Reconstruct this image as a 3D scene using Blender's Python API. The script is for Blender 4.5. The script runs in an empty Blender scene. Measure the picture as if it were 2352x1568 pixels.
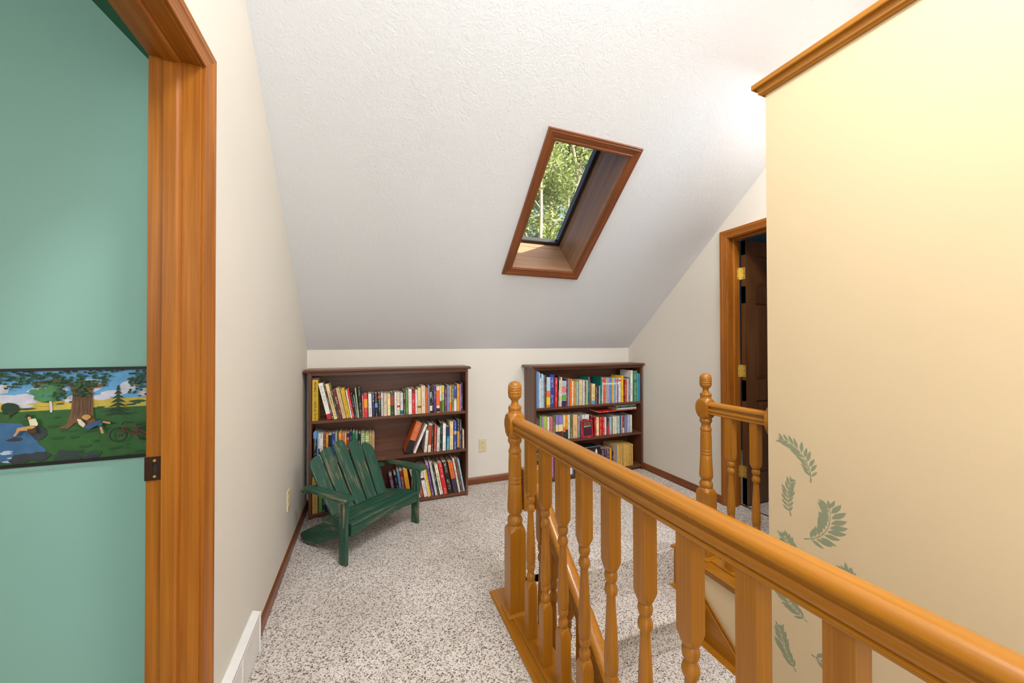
import bpy, bmesh, math, random
from mathutils import Vector, Matrix
rnd = random.Random(7)
S = bpy.context.scene
COL = S.collection

# ------------------------------------------------------------------ camera
FPX, CAMH = 848.0724, 1.235
def cam_rows():
    y, p, r = (math.radians(a) for a in (21.30257, -0.50976, -0.12134))
    Rz = Matrix(((math.cos(y), -math.sin(y), 0), (math.sin(y), math.cos(y), 0), (0, 0, 1)))
    Rx = Matrix(((1, 0, 0), (0, math.cos(p), -math.sin(p)), (0, math.sin(p), math.cos(p))))
    Ry = Matrix(((math.cos(r), 0, math.sin(r)), (0, 1, 0), (-math.sin(r), 0, math.cos(r))))
    return Ry @ Rx @ Rz
CM = cam_rows()
cd = bpy.data.cameras.new('camera'); cam = bpy.data.objects.new('camera', cd); COL.objects.link(cam)
cd.sensor_width = 36; cd.sensor_fit = 'HORIZONTAL'; cd.lens = FPX / 2352 * 36; cd.clip_start = 0.02
mw = Matrix.Identity(4)
for i in range(3):
    mw[i][0] = CM[0][i]; mw[i][1] = CM[2][i]; mw[i][2] = -CM[1][i]
mw[2][3] = CAMH
cam.matrix_world = mw
S.camera = cam

# ------------------------------------------------------------------ world, sun, lights, exposure
W = bpy.data.worlds.new('World'); S.world = W; W.use_nodes = True
wn = W.node_tree.nodes; wl = W.node_tree.links
sky = wn.new('ShaderNodeTexSky'); sky.sky_type = 'NISHITA'; sky.sun_disc = False; sky.dust_density = 6; sky.air_density = .7; sky.ozone_density = .3
sky.sun_elevation = math.radians(44); sky.sun_rotation = math.radians(140)
wl.new(sky.outputs[0], wn['Background'].inputs[0]); wn['Background'].inputs[1].default_value = 0.6
SUN_DIR = Vector((.36, -.53, .72)).normalized()
sd = bpy.data.lights.new('sun', 'SUN'); sd.energy = 13.0; sd.angle = math.radians(.6); sd.color = (1, .95, .85)
so = bpy.data.objects.new('sun', sd); COL.objects.link(so); so.rotation_euler = SUN_DIR.to_track_quat('Z', 'Y').to_euler()
def area(name, loc, target, sx, sy, watt, color):
    d = bpy.data.lights.new(name, 'AREA'); d.shape = 'RECTANGLE'; d.size = sx; d.size_y = sy; d.energy = watt; d.color = color
    o = bpy.data.objects.new(name, d); COL.objects.link(o); o.location = loc
    o.rotation_euler = (Vector(loc) - Vector(target)).to_track_quat('Z', 'Y').to_euler()
    return o
pd = bpy.data.lights.new('stair_ceiling_light', 'AREA'); pd.shape = 'DISK'; pd.size = .7; pd.energy = 68; pd.color = (.95, .96, 1)
po_ = bpy.data.objects.new('stair_ceiling_light', pd); COL.objects.link(po_); po_.location = (.72, .05, 3.5)
ps = bpy.data.lights.new('stair_bulb_light', 'POINT'); ps.energy = 12; ps.shadow_soft_size = .06; ps.color = (1, .95, .88)
ps_ = bpy.data.objects.new('stair_bulb_light', ps); COL.objects.link(ps_); ps_.location = (.9, .38, 3.3)
pd2 = bpy.data.lights.new('passage_fill_light', 'AREA'); pd2.shape = 'DISK'; pd2.size = .3; pd2.energy = 18; pd2.color = (.97, .97, 1)
po2 = bpy.data.objects.new('passage_fill_light', pd2); COL.objects.link(po2); po2.location = (2.22, .95, 2.75)  # unseen fill added to brighten the right wall, door and landing
area('hall_fill_light', (.35, -1.9, 1.75), (.9, 3, 1.1), 1.9, 1.8, 42, (.80, .90, 1))  # added soft fill behind the camera, standing in for daylight
area('high_fill_light', (1.0, -1.25, 3.25), (.9, 2.0, 1.3), 1.1, .7, 9, (.80, .90, 1))  # added high fill; the rear slope has no skylight opening
area('bedroom_fill_light', (-2.3, -.9, 2.0), (-.8, 1.42, 1.6), 1.2, 1.2, 32, (1, 1, .98))  # added fill to brighten the teal wall, no window modelled
area('far_room_fill_light', (4.2, 2.6, 1.9), (2.7, 1.6, 1.6), .6, .6, 14, (.8, .9, 1))  # added dim fill lifting the blue room, no window modelled
vs = S.view_settings
vs.view_transform = 'Standard'; vs.look = 'None'; vs.exposure = -0.05; vs.gamma = 1.0; vs.use_curve_mapping = False

# ------------------------------------------------------------------ pixel helpers (2352 x 1568 frame)
def ray(px, py):
    v = Vector(((px - 1176) / FPX, 1, -(py - 784) / FPX))
    return Vector([sum(CM[i][j] * v[i] for i in range(3)) for j in range(3)])
def on(px, py, ax, val):
    d = ray(px, py); c = Vector((0, 0, CAMH)); t = (val - c[ax]) / d[ax]
    return c + d * t

# ------------------------------------------------------------------ materials
def lin(c):
    return tuple(((v / 255) / 12.92 if v / 255 <= .04045 else ((v / 255 + .055) / 1.055) ** 2.4) for v in c[:3]) + (1,)
class NT:
    def __init__(s, name):
        s.m = bpy.data.materials.new(name); s.m.use_nodes = True
        s.n = s.m.node_tree.nodes; s.l = s.m.node_tree.links; s.b = s.n['Principled BSDF']
    def new(s, t, **kw):
        n = s.n.new(t)
        for k, v in kw.items(): setattr(n, k, v)
        return n
    def link(s, a, b): s.l.new(a, b)
    def coord(s, out='Object', scale=(1, 1, 1), rot=None):
        c = s.new('ShaderNodeTexCoord').outputs[out]; m = s.new('ShaderNodeMapping'); m.inputs['Scale'].default_value = scale
        if rot:
            r_ = s.new('ShaderNodeMapping'); r_.inputs['Rotation'].default_value = rot; s.link(c, r_.inputs[0]); c = r_.outputs[0]
        s.link(c, m.inputs[0]); return m.outputs[0]
    def noise(s, vec, scale, detail=3, rough=.5, dist=0, w=None):
        n = s.new('ShaderNodeTexNoise')
        if w is not None: n.noise_dimensions = '4D'; s.link(w, n.inputs['W'])
        n.inputs['Scale'].default_value = scale; n.inputs['Detail'].default_value = detail
        n.inputs['Roughness'].default_value = rough; n.inputs['Distortion'].default_value = dist
        s.link(vec, n.inputs['Vector']); return n.outputs[0]
    def ramp(s, fac, stops, interp='LINEAR'):
        r = s.new('ShaderNodeValToRGB'); e = r.color_ramp.elements; r.color_ramp.interpolation = interp
        while len(e) < len(stops): e.new(.5)
        for el, (p, c) in zip(e, stops): el.position = p; el.color = c if len(c) == 4 else tuple(c) + (1,)
        s.link(fac, r.inputs[0]); return r.outputs[0]
    def mix(s, fac, a, b, mode='MIX'):
        m = s.new('ShaderNodeMix', data_type='RGBA', blend_type=mode)
        for i, v in ((0, fac), (6, a), (7, b)):
            if hasattr(v, 'links'): s.link(v, m.inputs[i])
            else: m.inputs[i].default_value = v
        return m.outputs[2]
    def bump(s, h, strength, dist):
        b = s.new('ShaderNodeBump'); b.inputs['Strength'].default_value = strength; b.inputs['Distance'].default_value = dist
        s.link(h, b.inputs['Height']); s.link(b.outputs[0], s.b.inputs['Normal'])
    def col(s, v):
        if hasattr(v, 'links'): s.link(v, s.b.inputs['Base Color'])
        else: s.b.inputs['Base Color'].default_value = v
    def rough(s, r, coat=0, spec=.5):
        s.b.inputs['Roughness'].default_value = r; s.b.inputs['Coat Weight'].default_value = coat
        s.b.inputs['Coat Roughness'].default_value = .22; s.b.inputs['Specular IOR Level'].default_value = spec
    def rand(s):
        return s.new('ShaderNodeObjectInfo').outputs['Random']
    def mul(s, a, k):
        m = s.new('ShaderNodeMath', operation='MULTIPLY'); s.link(a, m.inputs[0]); m.inputs[1].default_value = k
        return m.outputs[0]

def plain(name, rgb, rough=.6, metal=0, coat=0, noise=.06, nscale=9):
    t = NT(name); c = lin(rgb)
    n = t.noise(t.coord(), nscale, 3)
    lo = tuple(max(0, v * (1 - noise)) for v in c[:3]); hi = tuple(min(1, v * (1 + noise)) for v in c[:3])
    t.col(t.ramp(n, ((.3, lo), (.7, hi)))); t.rough(rough, coat); t.b.inputs['Metallic'].default_value = metal
    return t.m
def wood(name, light, dark, axis='Z', rough=.38, coat=.35, grain=1.0, contrast=1.0, spec=.4):
    t = NT(name); k = 26 * grain; rot = (math.atan(.8627), 0, 0) if axis == 'S' else None; axis = 'Y' if axis == 'S' else axis
    sc = {'X': (1.6, k, k), 'Y': (k, 1.6, k), 'Z': (k, k, 1.6)}[axis]
    v = t.coord('Object', sc, rot); rw = t.mul(t.rand(), 37)
    n1 = t.noise(v, 1.0, 4, .55, .8, w=rw)
    sc2 = tuple(s * 4.2 if s > 2 else s * 1.5 for s in sc)
    n2 = t.noise(t.coord('Object', sc2, rot), 1.0, 2, .5, .2, w=rw)
    L, D = lin(light), lin(dark)
    base = t.ramp(n1, ((.5 - .28 / contrast, D), (.5 + .22 / contrast, L)))
    fine = t.ramp(n2, ((.3, (.74, .72, .68)), (.62, (1, 1, 1))))
    col = t.mix(.7, base, fine, 'MULTIPLY')
    big = t.noise(t.coord('Object', (3, 3, 3)), 1, 1, w=rw)
    col = t.mix(1.0, col, t.ramp(big, ((.3, (.90, .88, .85)), (.7, (1.06, 1.06, 1.06)))), 'MULTIPLY')
    t.col(col); t.rough(rough, coat, spec); t.bump(n2, .08, .001)
    return t.m

MW = {}
for ax in 'XYZS':
    MW['rail', ax] = wood('oak_railing_' + ax.lower(), (186, 124, 30), (154, 92, 15), ax, .32, .4, 2.6, .5, spec=.28)
    MW['trim', ax] = wood('oak_trim_' + ax.lower(), (184, 114, 34), (146, 80, 16), ax, .40, .15, 1.6, spec=.3)
    MW['red', ax] = wood('red_oak_trim_' + ax.lower(), (146, 84, 44), (108, 56, 26), ax, .42, .25)
    MW['dark', ax] = wood('dark_stained_wood_' + ax.lower(), (124, 76, 50), (80, 46, 28), ax, .38, .25, .8)
    MW['well', ax] = wood('skylight_well_veneer_' + ax.lower(), (160, 122, 88), (128, 94, 66), ax, .55, .05, 1.2)
    MW['door', ax] = wood('oak_door_' + ax.lower(), (122, 80, 44), (92, 56, 28), ax, .45, .2)

def wall_paint(name, rgb, rough=.75, bump=.04):
    t = NT(name); v = t.coord()
    n = t.noise(v, 180, 3); big = t.noise(v, 1.1, 2)
    c = lin(rgb)
    t.col(t.ramp(big, ((.3, tuple(x * .97 for x in c[:3])), (.7, tuple(min(1, x * 1.02) for x in c[:3])))))
    t.rough(rough, 0, .3); t.bump(n, bump, .0015); return t.m
M_WALL = wall_paint('cream_wall_paint', (230, 224, 212))
M_YELLOW = wall_paint('yellow_wall_paint', (223, 200, 160), .55)
M_TEAL = wall_paint('teal_wall_paint', (148, 190, 176), .5)
M_BLUE = wall_paint('slate_blue_wall_paint', (92, 118, 138))
M_GREENCEIL = wall_paint('dark_green_ceiling', (22, 84, 52))  # even dark green for the sloped bedroom slab
def ceiling_mat():
    t = NT('textured_white_ceiling'); v = t.coord()
    a = t.noise(v, 34, 5, .6, 1.6); b = t.noise(v, 110, 3, .6, .6)
    mx = t.new('ShaderNodeMath', operation='ADD'); t.link(a, mx.inputs[0]); t.link(t.mul(b, .45), mx.inputs[1])
    t.col(lin((233, 236, 240))); t.rough(.9, 0, .2); t.bump(mx.outputs[0], .42, .006); return t.m
M_CEIL = ceiling_mat()
def carpet_mat(name, pale, mid, dark):
    t = NT(name); v = t.coord()
    wrp = t.new('ShaderNodeTexNoise'); wrp.inputs['Scale'].default_value = 150; wrp.inputs['Detail'].default_value = 1; t.link(v, wrp.inputs['Vector'])
    sc_ = t.new('ShaderNodeVectorMath', operation='MULTIPLY_ADD'); t.link(wrp.outputs['Color'], sc_.inputs[0]); sc_.inputs[1].default_value = (.006, .006, .006); t.link(v, sc_.inputs[2])
    vo = t.new('ShaderNodeTexVoronoi'); vo.inputs['Scale'].default_value = 235; t.link(sc_.outputs[0], vo.inputs['Vector'])
    sr = t.new('ShaderNodeSeparateColor'); t.link(vo.outputs['Color'], sr.inputs[0]); n = sr.outputs[0]; n2 = t.noise(v, 420, 2, .6)
    big = t.noise(v, 3.0, 3, .55)
    c = t.ramp(n, ((.06, lin(dark)), (.26, lin(mid)), (.46, lin(pale)), (.95, lin(tuple(min(255, x + 10) for x in pale)))))
    c = t.mix(.5, c, t.ramp(n2, ((.3, (.62, .60, .58)), (.6, (1.1, 1.1, 1.1)))), 'MULTIPLY')
    c = t.mix(1.0, c, t.ramp(big, ((.3, (.88, .86, .83)), (.62, (1.06, 1.06, 1.06)))), 'MULTIPLY')
    t.col(c); t.rough(1.0, 0, .1)
    mx = t.new('ShaderNodeMath', operation='ADD'); t.link(t.mul(vo.outputs['Distance'], -60), mx.inputs[0]); t.link(t.mul(n2, .6), mx.inputs[1])
    t.bump(mx.outputs[0], .5, .006)
    t.b.inputs['Sheen Weight'].default_value = .15
    return t.m
M_CARPET = carpet_mat('speckled_beige_carpet', (244, 234, 224), (200, 182, 166), (108, 86, 70))
def green_paint():
    t = NT('worn_green_paint'); rw = t.mul(t.rand(), 23)
    g = t.noise(t.coord('Object', (3.4, 62, 62)), 1, 4, .62, 1.6, w=rw)
    g2 = t.noise(t.coord('Object', (9, 120, 120)), 1, 3, .6, .5, w=rw)
    patch = t.noise(t.coord('Object', (5, 9, 9)), 1, 2, .5, .3, w=rw)
    green = t.ramp(g, ((.3, lin((22, 66, 50))), (.7, lin((44, 94, 74)))))
    bare = t.ramp(g2, ((.3, lin((118, 92, 66))), (.7, lin((176, 146, 108)))))
    add = t.new('ShaderNodeMath', operation='ADD'); t.link(g, add.inputs[0]); t.link(t.mul(patch, .55), add.inputs[1])
    add2 = t.new('ShaderNodeMath', operation='ADD'); t.link(add.outputs[0], add2.inputs[0]); t.link(t.mul(g2, .25), add2.inputs[1])
    mask = t.ramp(add2.outputs[0], ((.985, (0, 0, 0)), (1.0, (.8, .8, .8))))
    m2 = t.new('ShaderNodeMapRange'); m2.inputs[1].default_value = .955; m2.inputs[2].default_value = 1.13
    t.link(add2.outputs[0], m2.inputs[0])
    t.col(t.mix(m2.outputs[0], green, bare)); t.rough(.5, .1); t.bump(g, .25, .002); return t.m
M_GREEN = green_paint()
M_WHITE = plain('white_enamel', (236, 234, 228), .4)
M_IVORY = plain('ivory_plastic', (222, 208, 164), .4, coat=.2)
M_SLOTB = plain('painted_slot_shade', (196, 186, 168), .8)  # shade of the vent gap put into the colour
M_DARKSLOT = plain('dark_slot', (40, 34, 28), .7)
M_BRASS = plain('polished_brass', (232, 208, 120), .3, metal=.7)
M_BRONZE = plain('dark_bronze', (70, 42, 28), .4, metal=.5)
M_BLACKFRAME = plain('dark_aluminium_frame', (48, 44, 44), .4, metal=.3)
M_PAGES = plain('book_pages', (214, 198, 168), .9, noise=.12, nscale=120)
M_STENCIL = wall_paint('sage_stencil_paint', (150, 156, 126), .6)
M_BARK = plain('pale_bark', (176, 164, 136), .9, noise=.25, nscale=20)
def leaf_mat(name, a, b):
    t = NT(name); n = t.noise(t.coord(), 2.2, 3)
    t.col(t.ramp(n, ((.3, lin(a)), (.7, lin(b))))); t.rough(.5)
    tr = t.new('ShaderNodeBsdfTranslucent'); tr.inputs[0].default_value = lin(tuple(min(255, int(v * 1.2)) for v in b))
    mx = t.new('ShaderNodeMixShader'); mx.inputs[0].default_value = .4
    t.link(t.b.outputs[0], mx.inputs[1]); t.link(tr.outputs[0], mx.inputs[2]); t.link(mx.outputs[0], t.n['Material Output'].inputs[0])
    return t.m
M_LEAF = leaf_mat('green_leaves', (84, 100, 58), (158, 168, 108))
M_LEAF2 = leaf_mat('deep_green_leaves', (64, 82, 50), (122, 136, 84))
def glass_mat():
    t = NT('skylight_glass'); out = t.n['Material Output']
    tr = t.new('ShaderNodeBsdfTransparent'); gl = t.new('ShaderNodeBsdfGlossy'); gl.inputs['Roughness'].default_value = .02
    mx = t.new('ShaderNodeMixShader'); mx.inputs[0].default_value = .05
    tr.inputs[0].default_value = (.93, .96, .94, 1)
    t.link(tr.outputs[0], mx.inputs[1]); t.link(gl.outputs[0], mx.inputs[2])
    t.link(mx.outputs[0], out.inputs[0]); return t.m
M_GLASS = glass_mat()
def book_mat():
    t = NT('printed_book_cover')
    oi = t.new('ShaderNodeObjectInfo'); col = oi.outputs['Color']; r = oi.outputs['Random']
    g = t.new('ShaderNodeTexCoord'); sep = t.new('ShaderNodeSeparateXYZ'); t.link(g.outputs['Generated'], sep.inputs[0])
    nm = t.new('ShaderNodeNewGeometry')
    vt = t.new('ShaderNodeVectorTransform', vector_type='NORMAL', convert_from='WORLD', convert_to='OBJECT'); t.link(nm.outputs['Normal'], vt.inputs[0])
    sn = t.new('ShaderNodeSeparateXYZ'); t.link(vt.outputs[0], sn.inputs[0])
    front = t.new('ShaderNodeMath', operation='LESS_THAN'); t.link(sn.outputs['Y'], front.inputs[0]); front.inputs[1].default_value = -.8
    w = t.mul(r, 91)
    letters = t.noise(t.coord('Object', (260, 40, 130)), 1, 2, .6, .3, w=w)
    bands = t.noise(t.coord('Object', (2, 2, 17)), 1, 1, .5, w=w)
    cx = t.ramp(sep.outputs['X'], ((.22, (0, 0, 0)), (.3, (1, 1, 1)), (.7, (1, 1, 1)), (.78, (0, 0, 0))))
    a = t.ramp(letters, ((.52, (0, 0, 0)), (.56, (1, 1, 1)))); b = t.ramp(bands, ((.46, (0, 0, 0)), (.5, (1, 1, 1))))
    f = t.mix(1, t.mix(1, a, b, 'MULTIPLY'), cx, 'MULTIPLY')
    f = t.mix(1, f, front.outputs[0], 'MULTIPLY')
    bw = t.new('ShaderNodeRGBToBW'); t.link(col, bw.inputs[0])
    ink = t.ramp(bw.outputs[0], ((.24, (.72, .68, .58)), (.26, (.06, .05, .05))))
    fm = t.new('ShaderNodeMath', operation='MULTIPLY'); t.link(f, fm.inputs[0]); fm.inputs[1].default_value = .8
    t.col(t.mix(fm.outputs[0], col, ink)); t.rough(.45, .1); return t.m
M_BOOK = book_mat()
def color_mat():
    t = NT('printed_colour'); oi = t.new('ShaderNodeObjectInfo'); t.col(oi.outputs['Color']); t.rough(.5); return t.m
M_COLOR = color_mat()

# ------------------------------------------------------------------ mesh builder
class MB:
    def __init__(s): s.v = []; s.f = []; s.mi = []; s.cur = 0
    def poly3(s, pts, faces):
        b = len(s.v); s.v += [Vector(p) for p in pts]
        for f in faces: s.f.append([b + i for i in f]); s.mi.append(s.cur)
        return s
    def box(s, x0, x1, y0, y1, z0, z1):
        p = [(x, y, z) for z in (z0, z1) for y in (y0, y1) for x in (x0, x1)]
        return s.poly3(p, ((0, 2, 3, 1), (4, 5, 7, 6), (0, 1, 5, 4), (2, 6, 7, 3), (0, 4, 6, 2), (1, 3, 7, 5)))
    def extrude(s, prof, p0, p1, A, B, m0=0, m1=0):
        """closed 2-D profile (a,b) carried from p0 to p1; A,B the profile axes; m0,m1 mitre shear along the path per unit a"""
        p0, p1, A, B = Vector(p0), Vector(p1), Vector(A), Vector(B); d = (p1 - p0).normalized(); n = len(prof)
        pts = [p0 + A * a + B * b + d * (m0 * a) for a, b in prof] + [p1 + A * a + B * b + d * (m1 * a) for a, b in prof]
        fs = [tuple(range(n))[::-1], tuple(range(n, 2 * n))] + [(i, (i + 1) % n, n + (i + 1) % n, n + i) for i in range(n)]
        return s.poly3(pts, fs)
    def prism(s, poly, axis, a, b):
        f = {'x': lambda u, v, w: (w, u, v), 'y': lambda u, v, w: (u, w, v), 'z': lambda u, v, w: (u, v, w)}[axis]
        n = len(poly); pts = [f(u, v, a) for u, v in poly] + [f(u, v, b) for u, v in poly]
        return s.poly3(pts, [tuple(range(n))[::-1], tuple(range(n, 2 * n))] + [(i, (i + 1) % n, n + (i + 1) % n, n + i) for i in range(n)])
    def turned(s, prof, c, N=32):
        """rings (z, R, half): half = square section cut by radius R, None = round"""
        pts = []
        for z, R, h in prof:
            for i in range(N):
                t = 2 * math.pi * i / N; r = R
                if h is not None: r = min(R, h / max(abs(math.cos(t)), abs(math.sin(t))))
                pts.append((c[0] + r * math.cos(t), c[1] + r * math.sin(t), c[2] + z))
        fs = []
        for k in range(len(prof) - 1):
            for i in range(N):
                j = (i + 1) % N; fs.append((k * N + i, k * N + j, (k + 1) * N + j, (k + 1) * N + i))
        m = (len(prof) - 1) * N
        fs += [tuple(range(N))[::-1], tuple(range(m, m + N))]
        return s.poly3(pts, fs)
    def tube(s, pts, radii, N=8):
        pts = [Vector(p) for p in pts]; out = []
        for i, p in enumerate(pts):
            d = (pts[min(i + 1, len(pts) - 1)] - pts[max(i - 1, 0)]).normalized()
            u = d.orthogonal().normalized() if i == 0 else (u - d * u.dot(d)).normalized()
            w = d.cross(u)
            r = radii if not hasattr(radii, '__len__') else radii[i]
            out += [p + (u * math.cos(2 * math.pi * k / N) + w * math.sin(2 * math.pi * k / N)) * r for k in range(N)]
        fs = [(k * N + i, k * N + (i + 1) % N, (k + 1) * N + (i + 1) % N, (k + 1) * N + i) for k in range(len(pts) - 1) for i in range(N)]
        m = (len(pts) - 1) * N
        return s.poly3(out, fs + [tuple(range(N))[::-1], tuple(range(m, m + N))])
    def build(s, name, mat, parent=None, origin=None, bevel=0, smooth=False, seg=1, angle=35):
        if origin is None:
            origin = Vector((0, 0, 0)); q = parent
            while q is not None: origin = q.location.copy(); q = q.parent
        me = bpy.data.meshes.new(name); o3 = Vector(origin)
        me.from_pydata([tuple(v - o3) for v in s.v], [], s.f)
        mats = mat if isinstance(mat, (list, tuple)) else [mat]
        for m in mats: me.materials.append(m)
        if len(mats) > 1:
            for p, i in zip(me.polygons, s.mi): p.material_index = i
        bm = bmesh.new(); bm.from_mesh(me); bmesh.ops.recalc_face_normals(bm, faces=bm.faces)
        if bevel:
            es = [e for e in bm.edges if len(e.link_faces) == 2 and e.calc_face_angle(0) > .5]
            bmesh.ops.bevel(bm, geom=es, offset=bevel, segments=seg, profile=.5, affect='EDGES', clamp_overlap=True)
        bm.to_mesh(me); bm.free()
        if smooth:
            me.shade_smooth(); me.set_sharp_from_angle(angle=math.radians(angle))
        ob = bpy.data.objects.new(name, me); COL.objects.link(ob)
        if parent is not None: ob.parent = parent
        else: ob.location = origin
        return ob
def tag(o, label=None, cat=None, group=None, kind=None):
    for k, v in (('label', label), ('category', cat), ('group', group), ('kind', kind)):
        if v: o[k] = v
    return o
def empty(name, loc=(0, 0, 0), rz=0):
    o = bpy.data.objects.new(name, None); COL.objects.link(o); o.location = loc; o.rotation_euler.z = rz; o.empty_display_size = .1
    return o
def dup(o, parent):
    c = o.copy(); COL.objects.link(c); c.parent = parent; return c
def struct(o): o['kind'] = 'structure'; return o
def box(x0, x1, y0, y1, z0, z1): return MB().box(x0, x1, y0, y1, z0, z1)

# ------------------------------------------------------------------ shell dimensions
XL, XR, YB, ZK, SL = -.4312, 2.5587, 3.1828, 1.1996, .8627
TH = math.atan(SL); CT, ST = math.cos(TH), math.sin(TH)
YRIDGE, YREAR = -.45, -2.1
def roof_z(y): return ZK + SL * (YB - y) if y >= YRIDGE else ZK + SL * (YB - YRIDGE) - SL * (YRIDGE - y)
WT = .11
def gable(y0, y1, z0):
    p = [(y0, z0), (y1, z0), (y1, roof_z(y1) + .06)]
    if y0 < YRIDGE < y1: p.append((YRIDGE, roof_z(YRIDGE) + .06))
    return p + [(y0, roof_z(y0) + .06)]

# floor
fl = MB(); fl.box(XL - .02, .70, YREAR, YB + .05, -.22, 0); fl.box(.70, XR + .13, 1.735, YB + .05, -.22, 0); fl.box(1.76, XR + .13, YREAR, 1.735, -.22, 0)
struct(fl.build('floor', M_CARPET))
# walls
w = MB(); DL0, DL1, DLZ = .47, 1.257, 2.006
w.prism(gable(YREAR, DL0, -.3), 'x', XL - WT, XL); w.prism(gable(DL0, DL1, DLZ), 'x', XL - WT, XL); w.prism(gable(DL1, YB + .3, -.3), 'x', XL - WT, XL)
struct(w.build('wall_left', M_WALL))
w = MB(); DR0, DR1, DRZ = 1.245, 2.017, 2.04
w.prism(gable(YREAR, DR0, -.3), 'x', XR, XR + .115); w.prism(gable(DR0, DR1, DRZ), 'x', XR, XR + .115); w.prism(gable(DR1, YB + .3, -.3), 'x', XR, XR + .115)
struct(w.build('wall_right', M_WALL))
struct(box(XL - WT, XR + .115, YB, YB + .12, -.3, ZK + .02).build('wall_back', M_WALL))
struct(box(XL - WT, XR + .115, YREAR - .1, YREAR, -2.8, roof_z(YREAR) + .1).build('wall_rear', M_WALL))
YW_END, XW = 1.178, 1.745
wy = struct(box(XW, XW + .14, YREAR, YW_END, -2.75, 2.41).build('wall_stairwell', M_YELLOW))
struct(box(XW, XW + .14, YW_END, 1.74, -2.75, -.004).build('wall_stairwell_lower', M_YELLOW))
struct(box(.60, .695, YREAR, 1.74, -2.75, -.21).build('wall_stairwell_side', M_YELLOW))
struct(box(.62, 1.9, 1.83, 1.90, -2.75, -.2).build('wall_stairwell_end', M_YELLOW))
struct(box(.62, 1.9, YREAR, 1.8, -2.8, -2.7).build('floor_lower', M_CARPET))
# roof slab with the skylight opening: (x, t up the slope, n outward)
def RP(x, t, n): return Vector((x, YB - t * CT + n * ST, ZK + t * ST + n * CT))
RT = .33
SKX0, SKX1, SKT0, SKT1 = .972, 1.475, (YB - 2.487) / CT, (YB - 1.822) / CT
def slab(mb, x0, x1, t0, t1, n0, n1):
    p = [RP(x, t, n) for n in (n0, n1) for t in (t0, t1) for x in (x0, x1)]
    return mb.poly3(p, ((0, 2, 3, 1), (4, 5, 7, 6), (0, 1, 5, 4), (2, 6, 7, 3), (0, 4, 6, 2), (1, 3, 7, 5)))
TR = (YB - YRIDGE) / CT
c = MB(); RX0, RX1 = XL - .3, XR + .3
slab(c, RX0, SKX0, -.5, TR + .3, 0, RT); slab(c, SKX1, RX1, -.5, TR + .3, 0, RT)
slab(c, SKX0, SKX1, -.5, SKT0, 0, RT); slab(c, SKX0, SKX1, SKT1, TR + .3, 0, RT)
struct(c.build('ceiling', M_CEIL))
c = MB(); zr = roof_z(YRIDGE)
c.prism([(YRIDGE, zr), (YRIDGE, zr + .4), (YREAR - .4, roof_z(YREAR) - SL * .4 + .4), (YREAR - .4, roof_z(YREAR) - SL * .4)], 'x', RX0, RX1)
struct(c.build('ceiling_rear', M_CEIL))

# ------------------------------------------------------------------ baseboards
BP = [(0, 0), (.012, 0), (.012, .042), (.0105, .046), (.0105, .050), (.007, .056), (.004, .060), (0, .062)]
def baseboard(name, p0, p1, A, ax):
    struct(MB().extrude(BP, p0, p1, A, (0, 0, 1)).build(name, MW['red', ax]))
baseboard('baseboard_left', (XL, 1.76, 0), (XL, YB, 0), (1, 0, 0), 'Y')
baseboard('baseboard_back', (XL, YB, 0), (XR, YB, 0), (0, -1, 0), 'X')
baseboard('baseboard_right', (XR, 2.07, 0), (XR, YB, 0), (-1, 0, 0), 'Y')
baseboard('baseboard_right_near', (XR, YREAR, 0), (XR, DR0 - .06, 0), (-1, 0, 0), 'Y')

# ------------------------------------------------------------------ casings and jambs
# casing profile: a = across the width from the inner edge (0) to the outer edge, b = proud of the wall
CP = [(0, 0), (0, .009), (.003, .011), (.010, .0115), (.013, .009), (.018, .0105), (.034, .0135), (.040, .0165), (.046, .017), (.049, .0145), (.053, .016), (.058, .016), (.060, .014), (.060, 0)]
def casing(mb_l, xw, sgn, y0, y1, ztop, part):
    """three mitred casing boards round an opening y0..y1 in the wall plane x = xw, proud along sgn"""
    B = (sgn, 0, 0); r = .004
    part(MB().extrude(CP, (xw, y1 + r, 0), (xw, y1 + r, ztop + r), (0, 1, 0), B, 0, 1), 'Z')
    part(MB().extrude(CP, (xw, y0 - r, 0), (xw, y0 - r, ztop + r), (0, -1, 0), B, 0, 1), 'Z')
    part(MB().extrude(CP, (xw, y0 - r, ztop + r), (xw, y1 + r, ztop + r), (0, 0, 1), B, -1, 1), 'Y')
# doorway to the teal bedroom
d1 = struct(empty('door_1', (XL - WT / 2, .86, 0)))
casing(None, XL, 1, DL0, DL1, DLZ, lambda m, ax: m.build('casing', MW['trim', ax], d1))
J = .016
for (a, b) in ((DL1 - .002, DL1 + J), (DL0 - J, DL0 + .002)):
    box(XL - WT - .002, XL + .001, a, b, 0, DLZ + J).build('jamb', MW['trim', 'Z'], d1, bevel=.0008)
box(XL - WT - .002, XL + .001, DL0, DL1, DLZ - .001, DLZ + J).build('head_jamb', MW['trim', 'Y'], d1, bevel=.0008)
SP = [(0, 0), (.036, 0), (.036, .004), (.033, .009), (.028, .0115), (0, .0115)]
sx = XL - WT + .033
MB().extrude(SP, (sx, DL1, 0), (sx, DL1, DLZ), (1, 0, 0), (0, -1, 0)).build('door_stop', MW['trim', 'Z'], d1)
MB().extrude(SP, (sx, DL0, 0), (sx, DL0, DLZ), (1, 0, 0), (0, 1, 0)).build('door_stop', MW['trim', 'Z'], d1)
MB().extrude(SP, (sx, DL0, DLZ), (sx, DL1, DLZ), (1, 0, 0), (0, 0, -1)).build('door_stop', MW['trim', 'Y'], d1)
sp = MB(); zc, yj = .911, DL1 - .002
x0, x1 = XL - WT - .004, XL - WT + .031
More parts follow.
